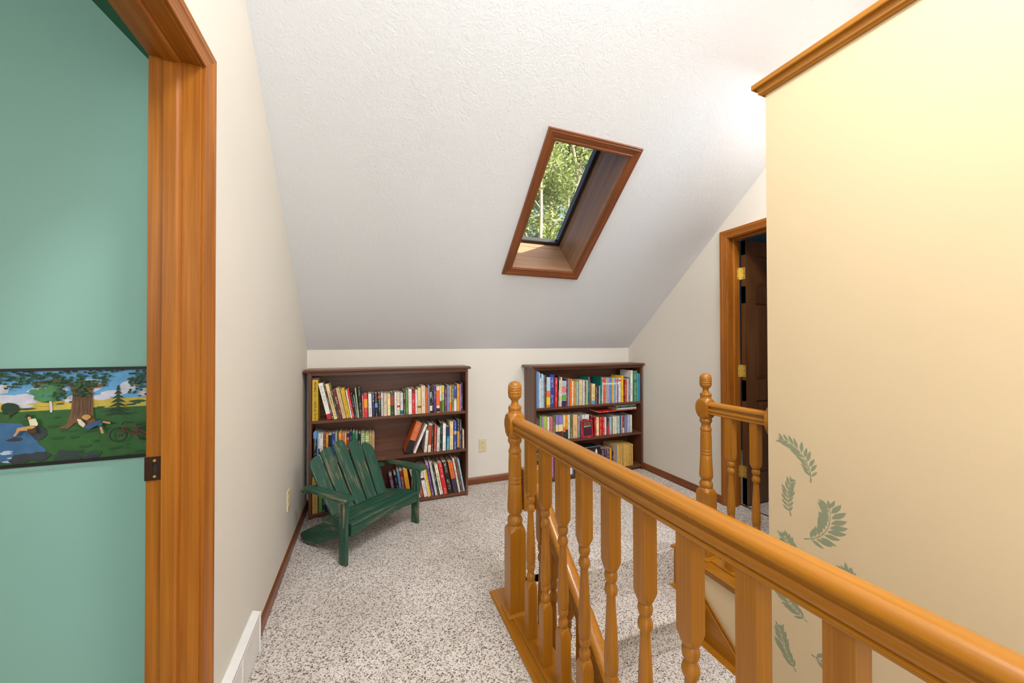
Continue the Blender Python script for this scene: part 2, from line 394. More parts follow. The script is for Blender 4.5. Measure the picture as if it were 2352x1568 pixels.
for a in ((x0, x0 + .017, zc - .031, zc + .031), (x0 + .026, x1, zc - .031, zc + .031), (x0 + .017, x0 + .026, zc + .012, zc + .031), (x0 + .017, x0 + .026, zc - .031, zc - .012)):
    sp.box(a[0], a[1], yj - .003, yj, a[2], a[3])
spo = sp.build('strike_plate', M_BRONZE, d1, bevel=.0006)
box(x0 + .017, x0 + .026, yj - .0006, yj, zc - .012, zc + .012).build('latch_hole', M_DARKSLOT, spo)
for dz in (-.021, .021):
    m = MB().tube([(x0 + .0215, yj - .0042, zc + dz), (x0 + .0215, yj - .002, zc + dz)], .0034, 12); m.build('screw', M_BRASS, spo)
# door to the blue room on the right: casing, jamb, stop, hinges, six panel slab standing open
d2 = struct(empty('door_2', (XR + .05, 1.63, 0)))
casing(None, XR, -1, DR0, DR1, DRZ, lambda m, ax: m.build('casing', MW['trim', ax], d2))
for (a, b) in ((DR1 - .002, DR1 + J), (DR0 - J, DR0 + .002)):
    box(XR - .001, XR + .117, a, b, 0, DRZ + J).build('jamb', MW['trim', 'Z'], d2, bevel=.0008)
box(XR - .001, XR + .117, DR0, DR1, DRZ - .002, DRZ + J).build('head_jamb', MW['trim', 'Y'], d2)
sx = XR + .076
MB().extrude(SP, (sx, DR1 - .002, 0), (sx, DR1 - .002, DRZ), (-1, 0, 0), (0, -1, 0)).build('door_stop', MW['trim', 'Z'], d2)
MB().extrude(SP, (sx, DR0, 0), (sx, DR0, DRZ), (-1, 0, 0), (0, 1, 0)).build('door_stop', MW['trim', 'Z'], d2)
MB().extrude(SP, (sx, DR0, DRZ), (sx, DR1, DRZ), (-1, 0, 0), (0, 0, -1)).build('door_stop', MW['trim', 'Y'], d2)
PX, PY = XR + .121, DR1 - .001           # hinge pin
ux0, ux1, uy0, uy1 = PX + .004, PX + .764, PY - .042, PY - .007
sl = MB()
zr_ = [(.012, .24), (.80, .96), (1.55, 1.68), (1.92, 2.03)]
zp = [(.24, .80), (.96, 1.55), (1.68, 1.92)]
xs = [(0, .11), (.325, .435), (.65, .76)]
for a, b in zr_: sl.box(ux0, ux1, uy0, uy1, a, b)
for a, b in xs: sl.box(ux0 + a, ux0 + b, uy0 + .0004, uy1 - .0004, .012, 2.03)
slab_o = sl.build('door_slab', MW['door', 'Z'], d2)
for a, b in zp:
    for xa, xb in ((.11, .325), (.435, .65)):
        p = MB(); X0, X1 = ux0 + xa, ux0 + xb; ym = (uy0 + uy1) / 2; i = .035
        v = [(X0, uy0 + .010, a), (X1, uy0 + .010, a), (X1, uy0 + .010, b), (X0, uy0 + .010, b), (X0 + i, uy0 + .003, a + i), (X1 - i, uy0 + .003, a + i), (X1 - i, uy0 + .003, b - i), (X0 + i, uy0 + .003, b - i)]
        v += [(x, 2 * ym - y, z) for x, y, z in v]
        p.poly3(v, ((4, 5, 6, 7), (0, 1, 5, 4), (1, 2, 6, 5), (2, 3, 7, 6), (3, 0, 4, 7), (12, 13, 14, 15), (8, 9, 13, 12), (9, 10, 14, 13), (10, 11, 15, 14), (11, 8, 12, 15), (0, 1, 9, 8), (1, 2, 10, 9), (2, 3, 11, 10), (3, 0, 8, 11)))
        p.build('panel', MW['door', 'Z'], slab_o, origin=d2.location)
for z in (.26, 1.03, 1.78):
    h = MB()
    h.box(PX - .036, PX - .002, DR1 - .0044, DR1 - .0018, z - .045, z + .045)
    h.box(ux0 - .0022, ux0 + .0002, PY - .040, PY - .004, z - .045, z + .045)
    ho = h.build('hinge', M_BRASS, d2)
    MB().tube([(PX, PY - .002, z - .048), (PX, PY - .002, z + .048)], .0045, 12).build('hinge_pin', M_BRASS, ho, origin=d2.location, smooth=True)
    for s_ in (-.033, 0, .033):
        MB().tube([(PX - .024 + (.008 if s_ == 0 else 0) * -1, DR1 - .0044, z + s_), (PX - .024 + (.008 if s_ == 0 else 0) * -1, DR1 - .0052, z + s_)], .0032, 8).build('screw', M_DARKSLOT, ho, origin=d2.location)
        MB().tube([(ux0 - .0022, PY - .026 - (.006 if s_ == 0 else 0), z + s_), (ux0 - .0030, PY - .026 - (.006 if s_ == 0 else 0), z + s_)], .0032, 8).build('screw', M_DARKSLOT, ho, origin=d2.location)
# rooms beyond the doors
struct(box(-3.3, XL - WT, 1.42, 1.5, -.05, 3.6).build('wall_bedroom', M_TEAL)); WBED = bpy.data.objects['wall_bedroom']
struct(box(-3.3, -3.2, -1.7, 1.5, -.05, 3.6).build('wall_bedroom_far', M_TEAL))
struct(box(-3.3, XL - WT, -1.7, -1.6, -.05, 3.6).build('wall_bedroom_near', M_TEAL))
struct(box(-3.3, XL - WT, -1.7, 1.5, -.1, 0).build('floor_bedroom', M_CARPET))
xa = XL - WT
struct(MB().prism([(xa, 2.014), (xa - 1.35, 2.014 + 1.35 * 1.07), (xa - 1.35, 2.114 + 1.35 * 1.07), (xa, 2.114)], 'y', -1.7, 1.5).build('ceiling_bedroom_slope', M_GREENCEIL))
struct(box(-3.3, xa - 1.3, -1.7, 1.5, 2.014 + 1.35 * 1.07, 3.65).build('ceiling_bedroom', M_CEIL))
xb = XR + .115
struct(box(4.7, 4.8, .2, 3.25, -.05, 2.6).build('wall_far_room_side', M_BLUE))
struct(box(xb, 4.8, 3.05, 3.15, -.05, 2.6).build('wall_far_room_back', M_BLUE))
struct(box(xb, 4.8, .2, .3, -.05, 2.6).build('wall_far_room_front', M_BLUE))
struct(box(xb, 4.8, .2, 3.2, 2.45, 2.55).build('ceiling_far_room', M_BLUE))
struct(box(xb, 4.8, .2, 3.2, -.1, 0).build('floor_far_room', M_CARPET))

# ------------------------------------------------------------------ skylight
win = struct(empty('window_1', RP((SKX0 + SKX1) / 2, SKT0, 0)))
def RV(mb, prof, q0, q1, A, B, m0=0, m1=0):
    """profile along the roof plane: q (x,t,n) points, A,B in (x,t,n) axes"""
    def vec(a): return Vector((a[0], -a[1] * CT + a[2] * ST, a[1] * ST + a[2] * CT))
    return mb.extrude(prof, RP(*q0), RP(*q1), vec(A), vec(B), m0, m1)
r = .004
for q0, q1, A, ax in (((SKX0 - r, SKT0 - r, 0), (SKX0 - r, SKT1 + r, 0), (-1, 0, 0), 'S'), ((SKX1 + r, SKT0 - r, 0), (SKX1 + r, SKT1 + r, 0), (1, 0, 0), 'S'),
                      ((SKX0 - r, SKT0 - r, 0), (SKX1 + r, SKT0 - r, 0), (0, -1, 0), 'X'), ((SKX0 - r, SKT1 + r, 0), (SKX1 + r, SKT1 + r, 0), (0, 1, 0), 'X')):
    RV(MB(), CP, q0, q1, A, (0, 0, -1), -1, 1).build('casing', MW['red', ax], win)
e = .010
def rslab(x0, x1, t0, t1, n0, n1, name, mat, parent=win, bevel=0): return slab(MB(), x0, x1, t0, t1, n0, n1).build(name, mat, parent, bevel=bevel, origin=win.location)
for nm, n0, n1, g in (('reveal_board', -.002, RT - .055, .001), ('reveal_strip', RT - .054, RT, .003)):
    rslab(SKX0 - e, SKX0 + g, SKT0, SKT1, n0, n1, nm, MW['well', 'S']); rslab(SKX1 - g, SKX1 + e, SKT0, SKT1, n0, n1, nm, MW['well', 'S'])
    rslab(SKX0, SKX1, SKT0 - e, SKT0 + g, n0, n1, nm, MW['well', 'X']); rslab(SKX0, SKX1, SKT1 - g, SKT1 + e, n0, n1, nm, MW['well', 'X'])
fw = .03
for a in ((SKX0, SKX0 + fw, SKT0, SKT1), (SKX1 - fw, SKX1, SKT0, SKT1), (SKX0, SKX1, SKT0, SKT0 + fw), (SKX0, SKX1, SKT1 - fw, SKT1)):
    rslab(*a, RT - .004, RT + .05, 'sash_frame', M_BLACKFRAME, bevel=.004)
rslab(SKX0 + fw - .006, SKX1 - fw + .006, SKT0 + fw - .006, SKT1 - fw + .006, RT + .028, RT + .034, 'glass_pane', M_GLASS)

# ------------------------------------------------------------------ staircase going down towards the camera
NY0, RUN, RISE = 1.735, .233, .19
st = empty('staircase', (1.2, 1.6, -.5)); tag(st, 'carpeted staircase going down beside the yellow wall, oak tread ends', 'staircase')
def nosing(yn, yb, z, drop):
    p = [(yb, z - .02), (yb, z), (yn + .022, z)]
    for k in range(1, 7):
        a = math.pi / 2 * k / 6 + math.pi / 2
        p.append((yn + .022 + .022 * math.cos(a), z - .022 + .022 * math.sin(a)))
    return p + [(yn + .004, z - .034), (yn + .016, z - .043), (yn + .026, z - .047), (yn + .026, z - drop), (yn + .05, z - drop), (yn + .05, z - .02)]
for k in range(0, 10):
    yn, z = NY0 - RUN * k, -RISE * k
    yb = yn + RUN + .03 if k else yn + .08
    x0, x1 = (.70, 1.728) if k == 0 else (.865, 1.668)
    MB().prism(nosing(yn, yb, z + (.0005 if k == 0 else 0), RISE - .004), 'x', x0 if k else .865, x1).build('carpeted_step', M_CARPET, st, smooth=True)
    if k == 0: MB().prism(nosing(yn + .001, yb, z, .05), 'x', .70, .87).build('carpeted_step', M_CARPET, st, smooth=True)
    if k: box(.712, 1.73, yn + .006, yb + .01, z - .034, z - .010).build('tread', MW['rail', 'X'], st, bevel=.004, seg=2)
    box(.712, 1.73, yn + .03, yn + .048, z - RISE, z - .03).build('riser', MW['rail', 'X'], st)
def nz(y): return (y - NY0) * RISE / RUN
ya, yb = -.6, NY0 + .028
MB().prism([(ya, nz(ya) - .4), (yb, nz(yb) - .4), (yb, -.012), (NY0 + .012, -.002), (ya, nz(ya) + .012)], 'x', 1.722, XW - .0005).build('skirt_board', MW['rail', 'Y'], st)
MB().extrude([(0, 0), (.014, 0), (.014, .004), (.008, .011), (0, .014)], (1.726, ya, nz(ya) + .010), (1.726, NY0, .008), (1, 0, 0), (0, 0, 1)).build('skirt_moulding', MW['rail', 'Y'], st)
MB().prism([(ya, nz(ya) - .5), (yb, nz(yb) - .5), (yb, nz(yb) - .03), (ya, nz(ya) - .03)], 'x', .700, .714).build('stringer', MW['rail', 'Y'], st)

# ------------------------------------------------------------------ railings
HB = .0195
BAL = [(0, .1, HB), (.207, .1, HB), (.211, .0268, HB), (.217, .0245, HB), (.224, .0212, HB), (.230, .0185, HB), (.2305, .0165, None), (.233, .0140, None), (.236, .0155, None), (.242, .0172, None), (.249, .0177, None), (.256, .0168, None), (.261, .0145, None), (.265, .0125, None), (.269, .0118, None),
       (.2705, .0142, None), (.274, .0130, None), (.278, .0166, None), (.285, .0180, None), (.293, .0178, None), (.297, .0170, None), (.298, .0160, None), (.307, .0190, None), (.33, .0197, None), (.37, .0188, None), (.42, .0165, None), (.47, .0138, None), (.518, .0118, None),
       (.519, .0165, None), (.526, .0182, None), (.532, .0184, None), (.540, .0165, None), (.546, .0135, None), (.551, .0118, None), (.553, .0138, None), (.558, .0165, None), (.567, .0184, None), (.576, .0175, None), (.582, .0150, None), (.584, .0125, None), (.586, .0135, None),
       (.5865, .0180, HB), (.593, .0212, HB), (.600, .0245, HB), (.606, .0268, HB), (.610, .1, HB), (.816, .1, HB)]
HN = .038
NEW = [(0, .1, HN), (.362, .1, HN), (.368, .0535, HN), (.376, .052, HN), (.385, .045, HN), (.392, .038, HN), (.3925, .0362, None), (.397, .034, None), (.400, .031, None), (.406, .0345, None), (.416, .0358, None), (.426, .0345, None), (.433, .031, None), (.440, .0265, None), (.445, .0258, None), (.448, .0275, None), (.454, .0325, None), (.463, .0355, None), (.478, .0357, None), (.508, .0342, None), (.548, .032, None), (.582, .0305, None),
       (.585, .0288, None), (.591, .0312, None), (.598, .0312, None), (.604, .0290, None), (.610, .031, None), (.616, .0308, None), (.622, .0285, None), (.624, .0302, None), (.648, .030, None), (.688, .0292, None), (.716, .0282, None), (.717, .0282, None), (.721, .0268, None), (.726, .0295, None), (.733, .0308, None), (.740, .029, None), (.744, .0262, None), (.750, .0245, None), (.758, .0235, None), (.766, .0245, None), (.772, .028, None), (.778, .0318, None), (.786, .0328, None), (.793, .0315, None), (.796, .029, None),
       (.798, .032, HN), (.806, .039, HN), (.818, .046, HN), (.833, .051, HN), (.848, .0536, HN), (.860, .0545, HN), (.872, .0536, HN), (.886, .050, HN), (.896, .0455, HN), (.905, .038, HN), (.911, .031, HN), (.912, .030, None), (.914, .0298, None), (.920, .0295, None), (.922, .0275, None), (.926, .030, None), (.933, .0312, None), (.940, .029, None), (.944, .024, None), (.946, .0195, None), (.949, .0185, None), (.954, .0162, None), (.960, .0155, None), (.965, .0162, None), (.969, .018, None), (.974, .023, None), (.980, .028, None), (.988, .031, None), (.994, .0312, None), (.996, .0295, None), (.998, .031, None), (1.003, .0325, None), (1.008, .0315, None), (1.010, .0305, None), (1.015, .033, None), (1.019, .0325, None), (1.022, .0295, None), (1.024, .032, None), (1.028, .0315, None), (1.038, .0295, None), (1.046, .025, None), (1.052, .018, None), (1.055, .010, None), (1.056, .002, None)]
HRH = [(.021, 0), (.0235, .0015), (.0245, .005), (.0235, .0095), (.0190, .0110), (.0190, .0140), (.0225, .0145), (.0240, .0185), (.0243, .023), (.0235, .027), (.0205, .0310), (.0168, .0335), (.0155, .0380), (.0168, .0425), (.0205, .0445), (.0265, .046), (.0285, .0490), (.0283, .0530), (.0265, .0580), (.0230, .0625), (.0180, .0660), (.0120, .0682), (.0060, .0692)]
HR = HRH + [(0, .0695)] + [(-a, b) for a, b in HRH[::-1]]
ZR, ZP = .838, .012
def railing(name, label, xc, yn, ys, yend, plate):
    t = empty(name, (xc, yn, 0)); tag(t, label, 'railing')
    MB().turned(NEW, (xc, yn, ZP)).build('newel_post', MW['rail', 'Z'], t, smooth=True, angle=30)
    for y in ys: MB().turned(BAL, (xc, y, ZP + .012)).build('baluster', MW['rail', 'Z'], t, smooth=True, angle=30)
    MB().extrude(HR, (xc, yend, ZR), (xc, yn - .036, ZR), (1, 0, 0), (0, 0, 1)).build('handrail', MW['rail', 'Y'], t, smooth=True, angle=28)
    x0, x1, y0, y1 = plate
    MB().prism([(x0 + .006, -.004), (x0, .001), (x0, .006), (x0 + .005, .0115), (x0 + .009, ZP), (x1 - .009, ZP), (x1 - .005, .0115), (x1, .006), (x1, .001), (x1 - .006, -.004)], 'y', y0, y1).build('base_plate', MW['rail', 'Y'], t)
    MB().prism([(xc - .031, ZP - .002), (xc - .031, ZP + .009), (xc - .028, ZP + .0125), (xc + .028, ZP + .0125), (xc + .031, ZP + .009), (xc + .031, ZP - .002)], 'y', y0, yn - HN - .016).build('shoe_rail', MW['rail', 'Y'], t)
    q = MB(); o, i = HN + .014, HN - .001
    mp = [(0, 0), (.014, 0), (.014, .008), (.010, .011), (.006, .018), (0, .019)]
    for A, p0, p1 in (((1, 0, 0), (xc + i, yn - i, ZP), (xc + i, yn + i, ZP)), ((-1, 0, 0), (xc - i, yn + i, ZP), (xc - i, yn - i, ZP)), ((0, 1, 0), (xc + i, yn + i, ZP), (xc - i, yn + i, ZP)), ((0, -1, 0), (xc - i, yn - i, ZP), (xc + i, yn - i, ZP))):
        q.extrude(mp, p0, p1, A, (0, 0, 1), -1, 1)
    q.build('base_moulding', MW['rail', 'X'], t)
    return t
R1 = railing('stair_railing', 'golden oak railing with long handrail and turned balusters along the stair opening', .632, 1.587, [1.411 - .1365 * k for k in range(13)], -.5, (.563, .702, -.5, 1.762))
R2 = railing('landing_railing', 'short oak railing with two balusters between newel post and yellow wall', 1.821, 1.587, [1.430, 1.292], YW_END + .012, (1.722, 1.90, YW_END + .001, 1.762))
rp = MB()
pts = [(math.cos(2 * math.pi * k / 24), math.sin(2 * math.pi * k / 24)) for k in range(24)]
rp.prism([(1.821 + .0735 * a, ZR + .033 + .085 * b) for a, b in pts], 'y', YW_END - .001, YW_END + .024)
rp.build('wall_rosette', MW['rail', 'Z'], R2, bevel=.003)
# fascia under the landing plate
MB().extrude([(0, 0), (.020, 0), (.020, -.012), (.014, -.016), (.012, -.026), (.006, -.034), (0, -.036)], (XW + .001, YW_END, -.003), (XW + .001, NY0 + .02, -.003), (-1, 0, 0), (0, 0, 1)).build('fascia_moulding', MW['rail', 'Y'], R2)
# sloping rail on the open side of the stair
R3 = empty('stair_handrail', (.742, 1.587, 0)); tag(R3, 'sloping oak handrail with dark balusters descending inside the stair opening', 'handrail')
XS = .742; sl_ = .80
def rz(y): return .458 + sl_ * (y - 1.502)     # underside of the sloping rail
n_ = Vector((0, -sl_, 1)).normalized()
MB().extrude(HR, (XS, .2, rz(.2)), (XS, 1.60, rz(1.60)), (1, 0, 0), n_).build('handrail', MW['rail', 'Y'], R3, smooth=True, angle=38)
box(.668, .772, 1.560, 1.612, .47, .66).build('end_block', MW['rail', 'Z'], R3, bevel=.004)
for k in range(10):
    y = 1.535 - .1165 * k
    step = min(9, max(1, math.floor((NY0 - y) / RUN) + 1)) if y < NY0 else 0
    zb = -RISE * step - .010 if y <= NY0 - RUN * step + RUN + .03 else 0
    while y < NY0 - RUN * step: step += 1
    zb = -RISE * step - .011; top = rz(y) + .006
    h = top - zb; lo, hi = .10, .16; mid = h - lo - hi
    prof = []
    for z, R, sq in BAL:
        if z <= .2305: zz = z * lo / .2305
        elif z >= .586: zz = h - hi + (z - .586) * hi / .230
        else: zz = lo + (z - .2305) * mid / .3555
        prof.append((zz, R, sq))
    MB().turned(prof, (XS, y, zb), 24).build('baluster', MW['rail', 'Z'], R3, smooth=True, angle=30)

# cap trim on the yellow wall
tr = struct(empty('trim_1', (XW, YW_END, 2.41)))
CAP = [(0, 0), (.012, 0), (.014, .004), (.022, .010), (.024, .034), (.026, .036), (.040, .036), (.042, .040), (.042, .058), (.038, .062), (0, .062)]
MB().extrude(CAP, (XW + .001, YREAR, 2.408), (XW + .001, YW_END - .001, 2.408), (-1, 0, 0), (0, 0, 1), 0, 1).build('cap_moulding', MW['rail', 'Y'], tr)
MB().extrude(CAP, (XW, YW_END - .001, 2.408), (XW + .14, YW_END - .001, 2.408), (0, 1, 0), (0, 0, 1), -1, 1).build('cap_moulding', MW['rail', 'X'], tr)
box(XW, XW + .16, YREAR, YW_END, 2.408, 2.470).build('cap_board', MW['rail', 'Y'], tr)

# ------------------------------------------------------------------ fern stencils on the yellow wall
def wall_pt(px, py):
    p = on(px, py, 0, XW); return (p.y, p.z)
def bez(p, t):
    if len(p) == 3: return tuple((1 - t) ** 2 * p[0][i] + 2 * t * (1 - t) * p[1][i] + t * t * p[2][i] for i in range(2))
    return tuple((1 - t) ** 3 * p[0][i] + 3 * t * (1 - t) ** 2 * p[1][i] + 3 * t * t * (1 - t) * p[2][i] + t ** 3 * p[3][i] for i in range(2))
def fern(ctrl, n, length, seed, droop=55):
    rr = random.Random(seed); mb = MB(); pts = [wall_pt(1740 + x / 2.667, 980 + y / 2.667) for x, y in ctrl]
    Lr = length / 2.667 / 480
    def leaf(c, ang, L, wd):
        d = (math.cos(ang), math.sin(ang)); e = (-d[1], d[0]); out = []
        for t, h in ((0, 0), (.18, .55), (.42, 1), (.68, .8), (.85, .5), (1, 0), (.86, -.35), (.66, -.75), (.4, -.9), (.18, -.5)):
            wv = .08 * math.sin(t * 7 + seed); out.append((c[0] + d[0] * L * t + e[0] * wd * (h + wv), c[1] + d[1] * L * t + e[1] * wd * (h + wv)))
        cnt[0] += 1; mb.prism(out, 'x', XW - .0004 - .000012 * cnt[0], XW + .0004)
    cnt = [0]
    for k in range(n):
        t = .12 + .86 * k / (n - 1); a = bez(pts, t); b = bez(pts, min(1, t + .02)) if t < .97 else bez(pts, t - .02)
        th = math.atan2(b[1] - a[1], b[0] - a[0]) + (0 if t < .97 else math.pi)
        env = .62 + .42 * math.sin(math.pi * (1 - t) ** .8)
        for sg in (-1, 1):
            an = th + sg * math.radians(droop - 12 * t + rr.uniform(-6, 6))
            L = Lr * env * rr.uniform(.85, 1.08)
            leaf((a[0] + .10 * L * math.cos(an), a[1] + .10 * L * math.sin(an)), an, L, L * .165)
    a = bez(pts, .97); b = bez(pts, 1); leaf(a, math.atan2(b[1] - a[1], b[0] - a[0]), Lr * .55, Lr * .1)
    for k in range(8):
        a, b = bez(pts, k / 8), bez(pts, (k + .85) / 8); th = math.atan2(b[1] - a[1], b[0] - a[0]); L = math.dist(a, b); h = .0022 * (1.25 - k / 9)
        mb.prism([(a[0] - h * math.sin(th), a[1] + h * math.cos(th)), (a[0] + h * math.sin(th), a[1] - h * math.cos(th)), (b[0] + h * math.sin(th), b[1] - h * math.cos(th)), (b[0] - h * math.sin(th), b[1] + h * math.cos(th))], 'x', XW - .0006, XW + .0004)
    mb.build('fern_stencil', M_STENCIL, wy)
fern([(327, 340), (330, 250), (280, 130), (152, 75)], 10, 64, 1, 45)
fern([(205, 545), (185, 470), (172, 400), (205, 335)], 8, 54, 2, 40)
fern([(285, 685), (400, 700), (470, 620), (440, 495)], 10, 84, 3, 50)
fern([(290, 900), (245, 820), (200, 740), (165, 668)], 9, 60, 4, 46)
fern([(640, 1060), (610, 1000), (570, 940), (535, 885)], 8, 60, 5, 46)
fern([(305, 1195), (250, 1140), (190, 1080), (150, 1000)], 8, 66, 6, 44)
fern([(238, 1500), (200, 1430), (150, 1340), (140, 1238)], 10, 66, 7, 42)
fern([(330, 1395), (400, 1440), (470, 1480), (520, 1560)], 7, 75, 8, 50)

# ------------------------------------------------------------------ wall outlets and vent
def outlet(name, label, c, nx, ny):
    """c centre on the wall, (nx,ny) wall normal"""
    t = empty(name, c); tag(t, label, 'outlet'); t.rotation_euler.z = math.atan2(ny, nx) + math.pi / 2
    box(-.035, .035, -.006, .001, -.058, .058).build('cover_plate', M_IVORY, t, origin=(0, 0, 0), bevel=.003, seg=2)
    for z in (-.020, .020):
        m = MB(); m.prism([(.015 * math.copysign(abs(math.cos(a)) ** .6, math.cos(a)), z + .014 * math.copysign(abs(math.sin(a)) ** .6, math.sin(a))) for a in [2 * math.pi * k / 20 for k in range(20)]], 'y', -.0085, -.005)
        ro = m.build('receptacle', M_IVORY, t, origin=(0, 0, 0))
        sm = MB()
        for x in (-.006, .006): sm.box(x - .0012, x + .0012, -.0089, -.008, z, z + .008)
        sm.box(-.0024, .0024, -.0089, -.008, z - .009, z - .005)
        sm.build('slot', M_DARKSLOT, ro, origin=(0, 0, 0))
    MB().tube([(0, -.0065, 0), (0, -.005, 0)], .003, 10).build('screw', M_IVORY, t, origin=(0, 0, 0))
outlet('wall_outlet', 'ivory double outlet on the side wall behind the green chair', (XL, 2.475, .338), 1, 0)
outlet('wall_outlet', 'ivory double outlet on the back wall between the two bookcases', (.955, YB, .338), 0, -1)
vt = empty('baseboard_vent', (XL, 1.55, 0)); tag(vt, 'white metal baseboard vent along the wall beside the doorway', 'vent')
V0, V1 = 1.325, 1.772
MB().prism([(XL - .001, 0), (XL - .001, .168), (XL + .006, .168), (XL + .027, .158), (XL + .027, .150), (XL + .022, .150), (XL + .010, .155), (XL + .010, 0)], 'y', V0, V1).build('hood', M_WHITE, vt)
box(XL + .009, XL + .024, V0, V1, .004, .135).build('front_panel', M_WHITE, vt, bevel=.002)
box(XL - .001, XL + .0285, V1 - .002, V1 + .002, 0, .160).build('end_cap', M_WHITE, vt, bevel=.001)
box(XL + .008, XL + .0225, V0, V1 - .003, .128, .151).build('slot_shade_strip', M_SLOTB, vt)  # darker strip filling the gap, shadow under the hood lip painted in
lv = MB()
for k in range(18): lv.box(XL + .023, XL + .0265, 1.552 + (k % 2) * .0025, 1.556 + (k % 2) * .0025, .012 + k * .0066, .017 + k * .0066)
lv.build('damper_slide', M_WHITE, vt)

# ------------------------------------------------------------------ green slatted chair
CU = math.atan2(.643, .766)
ch = empty('garden_chair', (-.104, 2.276, 0), CU)     # local x across, y back, z up
tag(ch, 'small green wooden garden loveseat with slatted back and worn paint', 'chair')
def board(name, outline, thick, o, X, Y, bevel=.003, mat=M_GREEN):
    """outline (along X, along Y); the board is thick along X x Y"""
    X, Y = Vector(X).normalized(), Vector(Y).normalized(); Z = X.cross(Y)
    mb = MB(); mb.prism(outline, 'z', 0, thick)
    ob = mb.build(name, mat, ch, origin=(0, 0, 0), bevel=bevel, seg=2)
    m = Matrix.Identity(4)
    for i in range(3): m[i][0] = X[i]; m[i][1] = Y[i]; m[i][2] = Z[i]; m[i][3] = Vector(o)[i]
    ob.matrix_local = m; return ob
WC = .587
for x in (0, WC - .020):      # front legs: broad face to the side
    board('front_leg', [(0, -.006), (.362, -.006), (.362, .050), (0, .052)], .020, (x, 0, 0), (0, 0, 1), (0, 1, 0))
for x in (.041, WC - .021):   # side rails running back to the floor
    o = board('side_rail', [(0, .150), (0, .216), (.10, .213), (.24, .192), (.27, .164), (.435, .082), (.470, .062), (.478, .040), (.470, .020), (.45, .006), (.405, .002), (.36, .008), (.25, .052), (.13, .112), (.05, .142)], .020, (x, 0, 0), (0, 1, 0), (0, 0, 1), .002)
    o.matrix_local = Matrix.Translation((x, 0, 0)) @ Matrix(((0, 0, -1, 0), (1, 0, 0, 0), (0, 1, 0, 0), (0, 0, 0, 1)))
ap = [(0, .206), (WC - .042, .206), (WC - .042, .148)]
for k in range(1, 40):
    t = k / 40; x = (WC - .042) * (1 - t); s_ = math.sin(math.pi * t)
    ap.append((x, .148 + .012 * s_ + (.004 if .42 < t < .58 else .010 * abs(math.sin(6 * math.pi * t))) * s_))
ap.append((0, .148))
board('front_apron', ap, .018, (.021, .017, 0), (1, 0, 0), (0, 0, 1))
for (y, z, wd) in ((-.012, .222, .052), (.046, .220, .074), (.126, .209, .074), (.206, .196, .062)):
    dz = -.12
    board('seat_slat', [(.0, 0), (WC - .046 if y > .04 else WC - .03, 0), (WC - .046 if y > .04 else WC - .03, wd), (0, wd)], .017, (.023 if y > .04 else .015, y, z - .012), (1, 0, 0), (0, 1, dz))
A30 = math.radians(30); bd = Vector((0, math.sin(A30), math.cos(A30)))
def slat(b0, b1, t0, t1, arc):
    """outline (w up the back, u across) from bottoms b0..b1 to the arched top given by arc [(u,w)]"""
    out = [(-.05, b0), (-.05, b1)] + [(w_, u_) for u_, w_ in arc[::-1]]
    o = board('back_slat', [(p[0], -p[1]) for p in out], .016, (0, .258, .181), bd, (-1, 0, 0), .0025)
slat(.082, .158, 0, 0, [(.044, .315), (.047, .345), (.060, .366), (.080, .380), (.100, .386), (.122, .387)])
slat(.168, .243, 0, 0, [(.133, .396), (.152, .412), (.180, .422), (.214, .424)])
slat(.252, .332, 0, 0, [(.234, .410), (.240, .430), (.258, .445), (.290, .452), (.312, .445), (.324, .425), (.326, .405)])
slat(.341, .417, 0, 0, [(.345, .404), (.352, .418), (.375, .424), (.404, .423), (.425, .412), (.434, .392), (.434, .370)])
slat(.426, .503, 0, 0, [(.450, .376), (.460, .386), (.480, .388), (.502, .376), (.520, .354), (.530, .325), (.531, .300)])
board('back_brace', [(0, 0), (.50, 0), (.50, .045), (0, .045)], .018, (.044, .266, .150), (1, 0, 0), bd)
board('back_brace', [(0, 0), (WC + .03, 0), (WC + .03, .045), (0, .045)], .018, (-.015, .258 + .19 * math.sin(A30) + .018, .181 + .17 * math.cos(A30)), (1, 0, 0), (0, 1, .15))
def arm(u0, u1, flip):
    c = (u0 + u1) / 2
    ou = [(-.030, u0 + .020), (-.022, u0 + .006), (-.005, u0), (.10, u0 + .002), (.22, u0 + .012 if not flip else u0 + .022), (.375 if not flip else .350, u0 + .028 if not flip else u0 + .034), (.375 if not flip else .350, u1 - .022 if flip else u1 - .016), (.22, u1 - .008 if flip else u1 - .004), (.10, u1), (-.005, u1), (-.022, u1 - .006), (-.030, u1 - .020)]
    board('arm_rest', [(a, -b) for a, b in ou], .020, (0, 0, .360), (0, 1, 0), (-1, 0, 0), .004)
arm(-.052, .034, False); arm(WC - .034, WC + .052, True)
for x in (-.016, WC + .003):
    board('arm_bracket', [(0, -.004), (.0, .050), (-.05, .034), (-.115, .012), (-.145, 0)], .015, (x, .004, .359), (0, 0, 1), (0, 1, 0), .002)
for x, y in ((-.0012, .022), (WC, .022)):
    for z in (.165, .19): 
        m = MB().tube([(x - .001, y, z), (x + .0022, y, z)], .0028, 10); m.build('bolt', M_BRASS, ch, origin=(0, 0, 0))

